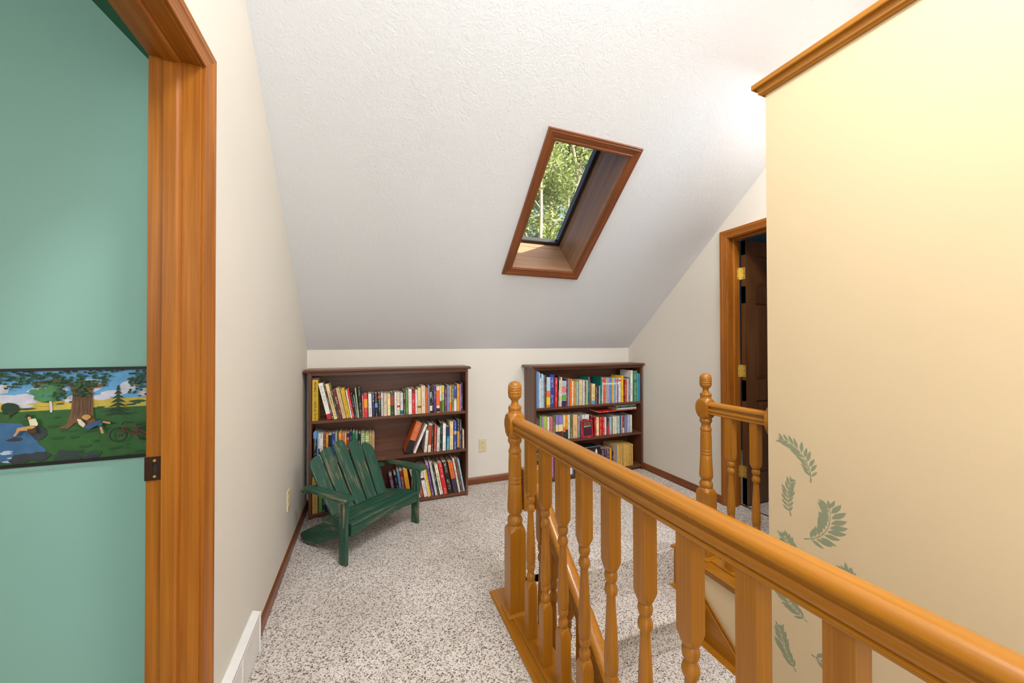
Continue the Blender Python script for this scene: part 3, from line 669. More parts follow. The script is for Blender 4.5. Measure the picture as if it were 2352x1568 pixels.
# ------------------------------------------------------------------ bookcases
def bookcase(label, x0, x1, yf, yb, ztop, shelves, tx0, tx1):
    t = empty('bookcase', ((x0 + x1) / 2, yb, 0)); tag(t, label, 'bookcase', 'dark bookcases along the back wall')
    T = .020
    box(x0, x0 + T, yf, yb, 0, ztop - .02).build('side_panel', MW['dark', 'Z'], t, bevel=.0015)
    box(x1 - T, x1, yf, yb, 0, ztop - .02).build('side_panel', MW['dark', 'Z'], t, bevel=.0015)
    box(x0 + T, x1 - T, yb - .008, yb - .001, .01, ztop - .02).build('back_panel', MW['dark', 'X'], t)
    for k, z in enumerate(shelves):
        box(x0 + T - .001, x1 - T + .001, yf + .004, yb - .008, z - .022, z).build('shelf', MW['dark', 'X'], t, bevel=.0015)
    box(x0 + T, x1 - T, yf + .025, yf + .040, 0, shelves[-1] - .02).build('toe_board', MW['dark', 'X'], t)
    box(x0 + T, x1 - T, yf + .010, yf + .026, ztop - .045, ztop - .02).build('top_rail', MW['dark', 'X'], t)
    pr = [(0, 0), (.014, .001), (.019, .006), (.020, .011), (.016, .014), (.012, .021), (.010, .022), (0, .022)]
    mb = MB(); y0 = yf - .004
    mb.box(tx0 + .019, tx1 - .019, y0, yb, ztop - .022, ztop - .0002)
    mb.extrude(pr, (tx0 + .020, y0, ztop - .022), (tx1 - .020, y0, ztop - .022), (0, -1, 0), (0, 0, 1), -1, 1)
    mb.extrude(pr, (tx1 - .020, y0, ztop - .022), (tx1 - .020, yb, ztop - .022), (1, 0, 0), (0, 0, 1), -1, 0)
    mb.extrude(pr, (tx0 + .020, yb, ztop - .022), (tx0 + .020, y0, ztop - .022), (-1, 0, 0), (0, 0, 1), 0, 1)
    mb.build('top_board', MW['dark', 'X'], t)
    return t
YF1, YF2 = 2.965, 2.950
BC1 = bookcase('dark brown three-shelf bookcase standing behind the green chair', -.392, .767, YF1, YB - .014, 1.060, (.695, .385, .034), -.428, .787)
BC2 = bookcase('dark brown three-shelf bookcase in the corner beyond the railing newel', 1.360, 2.543, YF2, YB - .014, 1.052, (.674, .370, .050), 1.330, 2.556)

# ------------------------------------------------------------------ books
PAL = {'yellow': (242, 200, 30), 'white': (232, 228, 220), 'dark brown': (62, 44, 38), 'cream': (238, 214, 150), 'dark green': (30, 66, 44), 'maroon': (122, 32, 40), 'beige': (226, 194, 142),
       'red': (206, 36, 38), 'black': (26, 24, 28), 'grey-green': (140, 158, 142), 'pink': (222, 120, 124), 'navy': (40, 44, 92), 'ivory': (240, 220, 190), 'green': (104, 164, 60), 'orange': (240, 110, 36),
       'grey': (158, 156, 164), 'purple': (92, 52, 128), 'plum': (104, 52, 96), 'blue-grey': (124, 140, 170), 'olive': (108, 116, 62), 'blue': (48, 74, 166), 'mauve': (186, 130, 186), 'charcoal': (62, 56, 72),
       'sky blue': (96, 156, 208), 'amber': (246, 166, 40), 'teal': (20, 110, 104), 'emerald': (22, 122, 84), 'pale green': (182, 200, 150), 'lime': (178, 206, 60), 'tan': (214, 170, 118), 'vermilion': (226, 84, 56),
       'turquoise': (30, 132, 166), 'rust': (176, 66, 34), 'lavender': (206, 196, 224), 'ochre': (196, 146, 70), 'brown': (118, 74, 50), 'pale blue': (176, 206, 220), 'mint': (172, 214, 186), 'salmon': (236, 138, 122), 'azure': (24, 148, 206), 'straw': (226, 182, 92), 'bottle green': (22, 54, 42), 'violet': (140, 124, 188)}
NAMES_OF = []
def set_col(o, rgb): c = lin(rgb); o.color = (c[0], c[1], c[2], 1)
def text_mesh(body, size, ext=.0003):
    cu = bpy.data.curves.new('lettering', 'FONT'); cu.body = body; cu.size = size; cu.extrude = ext; cu.align_x = 'CENTER'; cu.align_y = 'CENTER'; cu.resolution_u = 3
    o = bpy.data.objects.new('lettering', cu); COL.objects.link(o); dg = bpy.context.evaluated_depsgraph_get(); dg.update()
    me = bpy.data.meshes.new_from_object(o.evaluated_get(dg)); bpy.data.objects.remove(o); return me
def lettering(body, size, rgb, parent, m):
    me = text_mesh(body, size); me.materials.clear(); me.materials.append(M_COLOR)
    o = bpy.data.objects.new('lettering', me); COL.objects.link(o); o.parent = parent; o.matrix_local = m; set_col(o, rgb); return o
def SPINE(t, z, flip=1):
    """matrix that lays text down a spine: reading from top to bottom, facing -y"""
    return Matrix(((0, 1, 0, t / 2), (0, 0, -1, -.0004), (-1, 0, 0, z), (0, 0, 0, 1)))
def make_book(name, t, h, d, rgb, pages=True):
    """cover wrapped round a page block; spine at y = 0 facing -y, foot at z = 0"""
    c = .0016 if t > .009 else .0009
    mb = MB()
    mb.box(0, c, .0006, d, 0, h); mb.box(t - c, t, .0006, d, 0, h)
    mb.prism([(0, .0012), (c * .7, 0), (t - c * .7, 0), (t, .0012), (t, c + .0012), (0, c + .0012)], 'z', 0, h)
    o = mb.build(name, M_BOOK, None, origin=(0, 0, 0)); set_col(o, rgb)
    box(c - .0002, t - c + .0002, c, d - .003, .002, h - .003).build('pages', M_PAGES, o, origin=(0, 0, 0))
    return o
def band(o, t, z0, z1, rgb):
    b = box(-.0003, t + .0003, -.0004, .002, z0, z1).build('spine_band', M_COLOR, o, origin=(0, 0, 0)); set_col(b, rgb)
COUNT = [0]
def shelf_books(entries, crop, yf, zs, where, xlim, room=.28):
    """entries: (left, right, foot y, top y, shift of the head, colour, bands) in pixels of a zoomed crop (ox, oy, scale)"""
    ox, oy, sc = crop; items = []; cur = xlim[0]
    for e in entries:
        l, r_, yb_, yt, dx, col = e[:6]; bands = e[6] if len(e) > 6 else ()
        X0 = on(ox + l / sc, oy + yb_ / sc, 1, yf).x; X1 = on(ox + r_ / sc, oy + yb_ / sc, 1, yf).x
        th = math.atan2(dx, yb_ - yt)
        ztop = on(ox + (l + dx) / sc, oy + yt / sc, 1, yf).z
        h = max(.08, (ztop - zs)) / math.cos(th)
        t = max(.004, (X1 - X0) * math.cos(th) * .955)
        if th < 0 and items and items[-1][3] < 0 and X0 - cur < .012: th = max(th, items[-1][3])
        h = min(h, (room - t * math.sin(abs(th))) / math.cos(th))
        need = 0
        if items: need = max(0, math.tan(items[-1][3]) - math.tan(th)) * min(h * math.cos(th), items[-1][2] * math.cos(items[-1][3]))
        X0 = max(X0, cur + .0004 + need)
        if th < 0: X0 = max(X0, xlim[0] + h * math.sin(-th))
        cur = X0 + t / math.cos(th)
        items.append((X0, t, h, th, col, bands))
    f_ = (xlim[1] - items[0][0]) / (cur - items[0][0])
    if f_ < 1: items = [(items[0][0] + (a[0] - items[0][0]) * f_, a[1] * f_) + a[2:] for a in items]
    for i, (X0, t, h, th, col, bands) in enumerate(items):
        d = min(.168, min(.178, .10 + h * .30) * (1 + .06 * ((i * 7) % 5 - 2) / 2))
        rgb = PAL[col]; k = 1 + .08 * (((i * 13) % 7) / 3 - 1); rgb = tuple(min(255, max(0, v * k)) for v in rgb)
        o = make_book('book', t, h, d, rgb)
        o.location = (X0, yf + .008 + .004 * ((i * 5) % 3), zs + (t * math.sin(th) if th > 0 else 0) + .0003); o.rotation_euler.y = th
        for (z0, z1, c) in bands: band(o, t, z0 * h, z1 * h, PAL[c])
        L = items[i - 1][4] if i else None; Rr = items[i + 1][4] if i + 1 < len(items) else None
        size = 'thin ' if t < .0125 else ('thick ' if t > .03 else '')
        if L and Rr: lab = f'{size}{col} book between {L} and {Rr} ones, {where}'
        elif L: lab = f'{size}{col} book at the end of the row after {L}, {where}'
        else: lab = f'{size}{col} book starting the row before {Rr}, {where}'
        if abs(th) > .15 and 'leaning' not in lab: lab = 'leaning ' + lab
        NAMES_OF.append((o, lab, th, t, h, bands)); tag(o, lab, 'book', 'books on the bookcases')
    return items
W_ = {'1a': 'top shelf behind the chair', '1b': 'middle shelf behind the chair', '1c': 'bottom shelf behind the chair', '2a': 'top shelf of corner bookcase', '2b': 'middle shelf of corner bookcase', '2c': 'bottom shelf of corner bookcase'}
C1 = (680, 820, 5.6); C2 = (1180, 810, 5.226); C3 = (660, 980, 4.611)
A1 = [(200, 275, 845, 270, 0, 'yellow', ((.955, 1.0, 'plum'),)), (376, 438, 825, 345, -112, 'white', ((0, .15, 'red'),)), (445, 475, 822, 350, -110, 'dark brown'), (485, 528, 822, 352, -110, 'cream'), (528, 558, 805, 415, -98, 'dark green'), (558, 598, 800, 425, -88, 'maroon'),
      (600, 648, 797, 405, -85, 'beige'), (652, 705, 792, 410, -80, 'yellow'), (706, 724, 785, 430, -66, 'white'), (725, 752, 780, 415, -66, 'red'), (755, 780, 768, 485, -50, 'black'), (781, 797, 768, 490, -42, 'grey-green'), (798, 815, 766, 405, -40, 'pale green'), (820, 855, 775, 405, -28, 'black'),
      (857, 880, 772, 500, -12, 'pink'), (881, 928, 770, 485, -11, 'red', ((.42, .80, 'amber'),)), (935, 980, 755, 475, -8, 'white'), (985, 1015, 747, 475, -8, 'navy'), (1020, 1055, 745, 475, -8, 'black', ((.40, .58, 'sky blue'),)), (1060, 1095, 745, 472, -6, 'black', ((.78, .90, 'vermilion'),)), (1098, 1127, 746, 465, -7, 'white'),
      (1130, 1175, 742, 470, -4, 'ivory'), (1180, 1218, 740, 472, -4, 'cream'), (1220, 1265, 736, 460, -4, 'dark green', ((.45, .85, 'rust'),)), (1270, 1300, 733, 455, -6, 'white'), (1303, 1340, 732, 455, -6, 'ivory', ((.33, .42, 'red'),)), (1345, 1382, 730, 462, -6, 'white', ((.02, .2, 'teal'),)), (1385, 1413, 735, 432, -10, 'dark brown'),
      (1415, 1446, 735, 425, -10, 'green'), (1450, 1495, 733, 415, -10, 'white'), (1496, 1536, 725, 405, -6, 'red', ((.80, 1.0, 'maroon'),)), (1540, 1570, 720, 425, -8, 'white'), (1572, 1614, 716, 398, -8, 'cream', ((.22, .3, 'rust'),)), (1618, 1668, 715, 372, -12, 'ivory'), (1672, 1702, 712, 395, -8, 'orange'), (1703, 1724, 710, 365, -6, 'grey'),
      (1725, 1754, 705, 392, -5, 'black', ((.08, .28, 'white'), (.62, .82, 'grey'))), (1755, 1776, 702, 380, -4, 'black'), (1778, 1808, 703, 372, -4, 'purple'), (1810, 1852, 700, 375, -3, 'ivory', ((.02, .16, 'black'), (.26, .84, 'orange'))), (1855, 1880, 698, 372, -2, 'white', ((.0, .42, 'brown'),)), (1882, 1910, 697, 365, -3, 'green', ((.72, 1.0, 'yellow'), (.45, .7, 'pale green'))),
      (1912, 1945, 697, 388, 0, 'plum'), (1948, 1978, 696, 362, 0, 'blue-grey'), (1980, 2004, 693, 372, 0, 'tan', ((0, .36, 'orange'),)), (2006, 2035, 692, 362, 0, 'olive'), (2038, 2072, 690, 370, 0, 'blue', ((0, .42, 'white'), (.42, .5, 'tan'))), (2075, 2104, 690, 350, 0, 'amber'), (2105, 2124, 690, 350, 0, 'mauve'), (2126, 2150, 688, 330, 0, 'charcoal')]
shelf_books(A1, C1, YF1, .695, W_['1a'], (-.370, .745), .316)
B1 = [(220, 265, 1300, 970, 0, 'black', ((.80, 1.0, 'sky blue'),)), (266, 284, 1298, 965, 0, 'sky blue'), (285, 301, 1296, 985, 0, 'white', ((.3, .5, 'black'),)), (303, 348, 1295, 990, 0, 'white', ((.30, .4, 'brown'),)), (350, 380, 1294, 995, 0, 'maroon'), (382, 412, 1292, 995, 0, 'amber'), (415, 455, 1290, 998, 0, 'white', ((.36, .98, 'black'),)),
      (458, 498, 1288, 990, 0, 'blue'), (500, 532, 1286, 980, 0, 'grey-green'), (545, 585, 1284, 975, 0, 'amber'), (588, 622, 1282, 985, 0, 'pink'), (623, 648, 1280, 980, 0, 'yellow'), (650, 687, 1278, 985, 0, 'red', ((.86, 1.0, 'navy'),)), (690, 718, 1276, 965, 0, 'navy'), (722, 758, 1274, 970, 0, 'emerald'), (759, 795, 1272, 980, 0, 'emerald'),
      (798, 832, 1270, 990, 0, 'black'), (835, 885, 1268, 985, 0, 'pale green'), (890, 942, 1266, 990, 0, 'lime', ((.72, .75, 'white'), (.80, .83, 'white'), (.88, .91, 'white'))), (945, 972, 1265, 985, 0, 'tan'), (975, 1010, 1264, 985, 0, 'tan')]
shelf_books(B1, C1, YF1, .385, W_['1b'] , (-.370, .60))
B1r = [(1400, 1490, 1245, 860, 145, 'orange', ((0, .42, 'black'),)), (1512, 1545, 1240, 880, 155, 'white'), (1650, 1685, 1215, 950, 25, 'white'), (1697, 1735, 1213, 862, 20, 'ivory', ((.25, .95, 'rust'),)), (1740, 1765, 1210, 845, 12, 'dark brown'), (1778, 1802, 1205, 870, 8, 'vermilion'), (1810, 1848, 1198, 912, 8, 'white'), (1853, 1885, 1200, 850, 4, 'bottle green'),
       (1890, 1930, 1200, 860, 3, 'white'), (1940, 1978, 1195, 900, 2, 'turquoise', ((.60, 1.0, 'navy'),)), (1983, 2028, 1190, 835, 2, 'cream'), (2033, 2070, 1187, 830, 2, 'blue', ((.55, .65, 'tan'),)), (2075, 2105, 1180, 815, 2, 'black', ((.06, .62, 'ochre'),)), (2108, 2135, 1175, 815, 2, 'charcoal'), (2148, 2168, 1168, 935, -2, 'ivory')]
shelf_books(B1r, C1, YF1, .385, W_['1b'], (.20, .745))
D1a = [(258, 318, 948, 560, -4, 'straw'), (330, 368, 945, 520, -4, 'green'), (370, 402, 942, 560, -3, 'navy')]
shelf_books(D1a, C3, YF1, .034, W_['1c'], (-.370, .1))
D1b = [(1015, 1052, 775, 500, -40, 'red'), (1130, 1168, 765, 540, -42, 'plum'), (1170, 1207, 762, 520, -36, 'black'), (1208, 1232, 760, 480, -52, 'sky blue'), (1234, 1272, 755, 480, -52, 'maroon'), (1275, 1320, 752, 460, -56, 'amber')]
shelf_books(D1b, C3, YF1, .034, W_['1c'], (-.1, .32))
D1c = [(1374, 1418, 735, 480, -62, 'white'), (1420, 1450, 730, 460, -52, 'rust'), (1455, 1494, 725, 440, -62, 'white', ((.56, .64, 'maroon'),)), (1495, 1514, 724, 430, -66, 'ivory'), (1515, 1534, 722, 420, -64, 'yellow'), (1536, 1566, 720, 378, -66, 'purple', ((.82, 1.0, 'mauve'),)), (1575, 1599, 722, 380, -72, 'white'), (1601, 1621, 712, 390, -76, 'bottle green'),
       (1625, 1661, 705, 415, -82, 'ivory'), (1665, 1710, 695, 400, -86, 'red'), (1715, 1766, 690, 390, -80, 'black'), (1775, 1822, 690, 390, -86, 'orange', ((0, .45, 'charcoal'),)), (1826, 1846, 720, 330, -94, 'white'), (1853, 1876, 716, 345, -112, 'brown'), (1878, 1896, 712, 360, -106, 'pale blue')]
shelf_books(D1c, C3, YF1, .034, W_['1c'], (.22, .744))
A2 = [(275, 308, 665, 225, 0, 'sky blue'), (309, 326, 660, 240, 0, 'lavender'), (327, 340, 658, 305, 0, 'white'), (341, 362, 655, 255, 0, 'pale blue'), (363, 384, 650, 270, 0, 'grey'), (386, 400, 650, 265, 0, 'dark brown'), (402, 448, 648, 295, 4, 'ochre', ((.55, 1.0, 'pale blue'), (.38, .55, 'orange'), (.08, .34, 'yellow'))), (450, 504, 655, 265, 4, 'blue'),
      (508, 540, 645, 300, 4, 'red'), (541, 551, 640, 280, 10, 'black'), (553, 567, 640, 330, 14, 'cream'), (568, 586, 640, 295, 10, 'ivory'), (588, 640, 640, 340, 8, 'pale blue', ((.55, .78, 'pink'), (.24, .44, 'green'), (.0, .22, 'navy'))), (642, 664, 632, 320, 6, 'maroon'), (665, 690, 630, 310, 4, 'grey'), (693, 718, 622, 315, 2, 'orange'), (719, 740, 620, 340, 2, 'ivory'),
      (742, 770, 618, 345, 2, 'ochre'), (772, 789, 616, 345, 2, 'mint'), (790, 807, 614, 350, 2, 'blue-grey'), (808, 845, 612, 330, 2, 'cream'), (848, 874, 610, 330, 2, 'white'), (876, 894, 608, 350, 2, 'plum'), (896, 914, 606, 330, 0, 'pale green'), (915, 934, 604, 290, 0, 'teal'), (935, 946, 602, 285, 4, 'maroon'), (962, 1004, 600, 375, 2, 'cream', ((0, .18, 'sky blue'),)), (1007, 1024, 597, 405, 2, 'brown'), (1027, 1051, 595, 400, 3, 'navy'),
      (1053, 1064, 593, 400, 3, 'pale green'), (1066, 1087, 590, 292, 4, 'teal')]
ser = ['white', 'vermilion', 'salmon', 'mint', 'lavender', 'sky blue', 'blue', 'amber', 'pale blue', 'turquoise', 'white', 'violet', 'white', 'ivory']
x = 1090
for k, cname in enumerate(ser):
    A2.append((x, x + 16, 586 - k * .9, 302, 2, cname, ((.74, .80, 'white'),) if cname not in ('white', 'ivory') else ((.86, .93, 'vermilion'),))); x += 16.6
A2 += [(1326, 1348, 568, 275, 2, 'yellow'), (1352, 1362, 566, 330, 2, 'black'), (1366, 1388, 566, 328, 2, 'red'), (1392, 1408, 570, 310, 6, 'ivory'), (1412, 1436, 572, 295, 6, 'blue-grey'), (1440, 1466, 572, 212, 4, 'white'), (1469, 1522, 575, 218, 0, 'emerald'), (1524, 1534, 577, 245, 0, 'pale green'), (1536, 1558, 577, 250, 0, 'azure')]
shelf_books(A2, C2, YF2, .674, W_['2a'], (1.383, 2.521), .325)
B2 = [(276, 298, 1060, 770, 0, 'dark brown'), (300, 318, 1058, 765, 0, 'black'), (320, 344, 1056, 765, 0, 'green'), (346, 372, 1054, 772, 0, 'mauve'), (375, 408, 1052, 768, 0, 'lime'), (411, 438, 1048, 775, 0, 'white'), (442, 475, 1044, 770, 0, 'pink'), (482, 510, 1040, 760, 0, 'olive'),
      (513, 541, 1036, 757, 0, 'violet', ((0, .34, 'navy'), (.34, .62, 'cream'))), (543, 571, 1033, 756, 0, 'violet', ((0, .34, 'dark brown'), (.34, .62, 'cream'))), (573, 601, 1030, 755, 0, 'violet', ((0, .34, 'maroon'), (.34, .62, 'cream'))), (603, 630, 1026, 754, 0, 'cream', ((0, .3, 'bottle green'), (.3, .5, 'orange'))), (632, 659, 1024, 752, 0, 'amber', ((0, .4, 'bottle green'),)), (662, 688, 1022, 750, 0, 'white'), (690, 715, 1020, 750, 0, 'olive'),
      (718, 772, 1018, 748, 0, 'tan'), (780, 805, 1008, 762, 0, 'grey'), (832, 858, 1004, 752, 0, 'white', ((.74, .82, 'maroon'),)), (860, 888, 1000, 748, 0, 'white', ((.74, .82, 'plum'),)), (890, 918, 996, 746, 0, 'white'), (930, 958, 990, 752, 0, 'maroon'), (975, 1000, 968, 775, 0, 'red'), (1003, 1036, 965, 778, 0, 'cream'), (1040, 1068, 960, 778, 0, 'red'), (1070, 1098, 956, 777, 0, 'red'), (1102, 1126, 954, 776, 0, 'white'),
      (1130, 1152, 952, 775, 0, 'dark brown', ((0, .5, 'red'),)), (1155, 1184, 950, 772, 0, 'pale blue'), (1186, 1198, 948, 770, 0, 'olive'), (1200, 1217, 945, 768, 0, 'white'), (1218, 1235, 943, 766, 0, 'ivory'), (1236, 1252, 942, 765, 0, 'white'), (1254, 1284, 940, 762, 0, 'mint'), (1287, 1300, 938, 760, 0, 'blue'), (1302, 1318, 936, 758, 0, 'ivory'), (1320, 1335, 934, 756, 0, 'red', ((0, .3, 'ivory'),)),
      (1338, 1355, 932, 755, 0, 'blue-grey'), (1356, 1373, 930, 754, 0, 'violet'), (1375, 1399, 928, 752, 0, 'pale blue'), (1402, 1428, 925, 748, 0, 'white')]
shelf_books(B2, C2, YF2 + .022, .370, W_['2b'], (1.383, 2.521))
D2a = [(276, 300, 1400, 1130, 0, 'bottle green'), (305, 345, 1400, 1120, 0, 'black'), (350, 385, 1400, 1130, 0, 'teal'), (390, 425, 1400, 1150, 0, 'grey'), (430, 455, 1400, 1140, 0, 'white'), (457, 486, 1400, 1150, 0, 'mauve'), (490, 520, 1398, 1150, 0, 'maroon'), (525, 560, 1396, 1150, 0, 'brown'), (660, 682, 1392, 1180, 0, 'navy'), (684, 704, 1390, 1175, 0, 'white'), (706, 728, 1388, 1180, 0, 'sky blue')]
shelf_books(D2a, C2, YF2, .050, W_['2c'], (1.383, 2.0))
D2b = []; x = 1058
for k, cname in enumerate(['charcoal', 'maroon', 'navy', 'plum', 'charcoal', 'amber', 'dark brown']): D2b.append((x, x + 20, 1330 - k, 1158, 0, cname)); x += 21.4
D2b += [(1210, 1228, 1345, 1110, 0, 'tan'), (1230, 1246, 1345, 1112, 0, 'blue-grey')]
x = 1250
for k in range(14): D2b.append((x, x + 13.4, 1347 - k * 1.5, 1106 - k * .5, 0, 'straw')); x += 13.9
shelf_books(D2b, C2, YF2, .050, W_['2c'], (1.9, 2.521))
# labels that would be read twice get what sets them apart
from collections import Counter
def fit(lab):
    for a, b in ((' ones,', ','), ('starting the row before', 'before'), ('at the end of the row after', 'after'), (' of corner bookcase', ', corner bookcase'), ('the chair', 'chair')):
        if len(lab.split()) <= 16: break
        lab = lab.replace(a, b)
    return lab
for o, lab, *_r in NAMES_OF:
    if ' straw book' in ' ' + lab and W_['2c'] in lab: o['label'] = 'straw yellow magazine spine in the matching set, bottom shelf of corner bookcase'
for step in (lambda o, th, t, h, b: ('banded ' if b else 'plain '), lambda o, th, t, h, b: ('tall ' if h > .225 else 'short ')):
    cnt = Counter(o['label'] for o, *_r in NAMES_OF)
    for o, lab, th, t, h, bands in NAMES_OF:
        if cnt[o['label']] > 1 and 'magazine' not in o['label']: o['label'] = step(o, th, t, h, bands) + o['label']
for o, *_r in NAMES_OF: o['label'] = fit(o['label'])
# legible titles
def find(colr, where, n=0):
    return [r for r in NAMES_OF if where in r[1] and (' ' + r[1]).find(' ' + colr + ' book') >= 0][n]
o, _, _, t, h, _ = find('yellow', W_['1a'], 0); lettering('WHAT FLOWER IS THAT?', .026, (60, 44, 10), o, SPINE(t, h * .42)); lettering('STIRLING', .014, (120, 90, 20), o, SPINE(t, h * .83))
o['label'] = 'tall thick yellow book standing at the end of the top shelf behind chair'
o, _, _, t, h, _ = find('cream', W_['1a'], 0); lettering('WOODWORKING', .017, (170, 60, 24), o, SPINE(t, h * .52))
o, _, _, t, h, _ = find('ivory', W_['1c'], 1); lettering('A TASTE FOR WAR', .014, (40, 36, 34), o, SPINE(t, h * .46))
# books lying flat on the upright row, and the small book shown face on
def flat_book(label, x0, x1, y0, y1, z, t, rgb, rz=0):
    o = make_book('book', t, x1 - x0, y1 - y0, rgb); o.matrix_world = Matrix.Translation((x0, y0, z + t)) @ Matrix.Rotation(rz, 4, 'Z') @ Matrix(((0, 0, 1, 0), (0, 1, 0, 0), (-1, 0, 0, 0), (0, 0, 0, 1)))
    tag(o, label, 'book', 'books on the bookcases'); return o
bx = lambda px, py: on(1180 + px / 5.226, 810 + py / 5.226, 1, YF2 + .02)
zr0 = .370 + .2235
flat_book('red hardback lying flat on the upright row in corner bookcase', bx(1005, 775).x, bx(1205, 770).x, YF2 - .012, YF2 + .15, zr0, .012, (198, 34, 34), .03)
z = .370 + .226; xs0, xs1 = bx(1222, 745).x, bx(1455, 740).x
for k, (nm, rgb, tt, dx) in enumerate((('rust', (170, 80, 44), .010, 0), ('white', (220, 222, 222), .012, .004), ('dark teal', (50, 92, 92), .010, -.003), ('navy', (44, 58, 84), .009, .006), ('olive green', (110, 122, 70), .008, 0))):
    flat_book(f'{nm} picture book lying in the flat stack on corner bookcase middle shelf', xs0 + dx, xs1 + dx, YF2 + .004 * (k % 3), YF2 + .15, z, tt, rgb); z += tt + .0004
fb = make_book('book', .016, .155, .118, (188, 30, 52)); x0 = bx(812, 1010).x
fb.matrix_world = Matrix.Translation((x0, YF2 + .012, .3705)) @ Matrix.Rotation(-.10, 4, 'X') @ Matrix.Rotation(-.06, 4, 'Y') @ Matrix(((0, 1, 0, 0), (-1, 0, 0, 0), (0, 0, 1, 0), (0, 0, 0, 1))) 
tag(fb, 'small red book with dark cover panel shown face on, leaning against the row', 'book', 'books on the bookcases')
fp = box(.0158, .0164, .014, .108, .014, .146).build('cover_panel', M_COLOR, fb, origin=(0, 0, 0)); set_col(fp, (70, 26, 44))
FM = lambda y, z: Matrix(((0, 0, 1, .0167), (1, 0, 0, y), (0, 1, 0, z), (0, 0, 0, 1)))
for tx, sz, z_, rgb in (('EVERYTHING', .0115, .134, (196, 150, 60)), ('I NEED TO KNOW', .0095, .123, (196, 150, 60)), ('I LEARNED FROM', .0095, .113, (196, 150, 60)), ('PEANUTS', .0175, .099, (238, 236, 230))):
    lettering(tx, sz, rgb, fp, FM(.061, z_))
rb = MB().tube([(.004, .06, .001), (.012, .062, -.0002), (.022, .070, -.0002), (.032, .074, -.0002)], .0016, 6).build('ribbon', M_COLOR, fb, origin=(0, 0, 0)); set_col(rb, (226, 210, 180))
# chess box on the bottom shelf
cx0, cx1 = on(1180 + 800 / 5.226, 1050, 1, YF2 + .01).x, on(1180 + 1044 / 5.226, 1050, 1, YF2 + .01).x
gb = empty('game_box', ((cx0 + cx1) / 2, YF2 + .07, .050)); tag(gb, 'black game box with white chess piece on the bottom shelf of corner bookcase', 'box')
M_BLK = plain('black_card', (24, 23, 26), .35, coat=.3)
box(cx0, cx1, YF2 + .012, YF2 + .15, .0505, .275).build('box_body', M_BLK, gb, bevel=.002)
rim = MB(); 
for a in ((cx0, cx1, YF2 + .011, YF2 + .014), (cx0, cx0 + .003, YF2 + .014, YF2 + .15), (cx1 - .003, cx1, YF2 + .014, YF2 + .15)): rim.box(a[0], a[1], a[2], a[3], .274, .279)
ro = rim.build('rim', M_COLOR, gb); set_col(ro, (120, 126, 134))
pc = [(-.5, 0), (.5, 0), (.5, .06), (.36, .12), (.22, .2), (.14, .42), (.13, .6), (.26, .64), (.26, .68), (.14, .7), (.2, .8), (.16, .9), (.05, .96), (.05, 1), (-.05, 1), (-.05, .96), (-.16, .9), (-.2, .8), (-.14, .7), (-.26, .68), (-.26, .64), (-.13, .6), (-.14, .42), (-.22, .2), (-.36, .12), (-.5, .06)]
pcx = cx1 - .048
po = MB().prism([(pcx + a * .052, .13 + b * .125) for a, b in pc], 'y', YF2 + .0112, YF2 + .0125).build('chess_print', M_COLOR, gb); set_col(po, (230, 230, 228))
po = MB().prism([(pcx - .10, .24), (pcx - .088, .252), (pcx - .075, .246), (pcx - .07, .232), (pcx - .055, .22), (pcx - .05, .2), (pcx - .09, .19)], 'y', YF2 + .0112, YF2 + .0125).build('red_print', M_COLOR, gb); set_col(po, (190, 26, 34))

# ------------------------------------------------------------------ wallpaper border in the bedroom
mcol = {'black': (24, 16, 14), 'sky': (104, 168, 214), 'cloud': (216, 210, 222), 'field': (206, 178, 72), 'hedge': (52, 84, 44), 'meadow': (52, 98, 44), 'grass': (38, 82, 38), 'stream': (64, 108, 150), 'foam': (190, 206, 222), 'rock': (58, 60, 66),
        'trunk': (122, 84, 52), 'bark': (82, 54, 34), 'leaf': (30, 62, 34), 'leaf2': (56, 92, 48), 'sapling': (78, 136, 84), 'skin': (214, 152, 108), 'straw': (212, 158, 84), 'shirt': (232, 218, 190), 'denim': (62, 88, 128), 'hair': (64, 40, 28), 'cycle': (120, 30, 34), 'tyre': (36, 36, 36)}
mk = list(mcol); mm = [plain('border_' + k, v, .55, noise=.12, nscale=40) for k, v in mcol.items()]
BX0, BX1, BZ0, BZ1 = -.918, -.616, .907, 1.1735
mbm = MB(); lay = [0]
def mp(col, pts):
    lay[0] += 1; mbm.cur = mk.index(col); y = 1.42 - .0004 - .000012 * lay[0]
    b = len(mbm.v); mbm.v += [Vector((BX0 + u * (BX1 - BX0), y, BZ0 + v * (BZ1 - BZ0))) for u, v in pts]; mbm.f.append(list(range(b, b + len(pts)))); mbm.mi.append(mbm.cur)
def rect(col, a, b, c, d): mp(col, [(a, c), (b, c), (b, d), (a, d)])
def blob(col, u, v, ru, rv, n=10, seed=0, j=.25):
    q = random.Random(seed); mp(col, [(u + ru * math.cos(2 * math.pi * k / n) * (1 + q.uniform(-j, j)), v + rv * math.sin(2 * math.pi * k / n) * (1 + q.uniform(-j, j))) for k in range(n)])
def stroke(col, pts, wd):
    for a, b in zip(pts, pts[1:]):
        th = math.atan2(b[1] - a[1], b[0] - a[0]); s_, c_ = math.sin(th) * wd, math.cos(th) * wd; mp(col, [(a[0] + s_, a[1] - c_), (b[0] + s_, b[1] - c_), (b[0] - s_, b[1] + c_), (a[0] - s_, a[1] + c_)])
U0, U1 = -1.6, 1.22
rect('black', U0, U1, 0, 1); rect('sky', U0, U1, .5, .975); rect('field', U0, U1, .5, .66); rect('meadow', U0, U1, .03, .56)
q = random.Random(3)
for k in range(26):
    u = -1.5 + k * .104; blob('cloud', u + q.uniform(-.03, .03), q.uniform(.66, .8), q.uniform(.05, .11), q.uniform(.03, .07), 9, k)
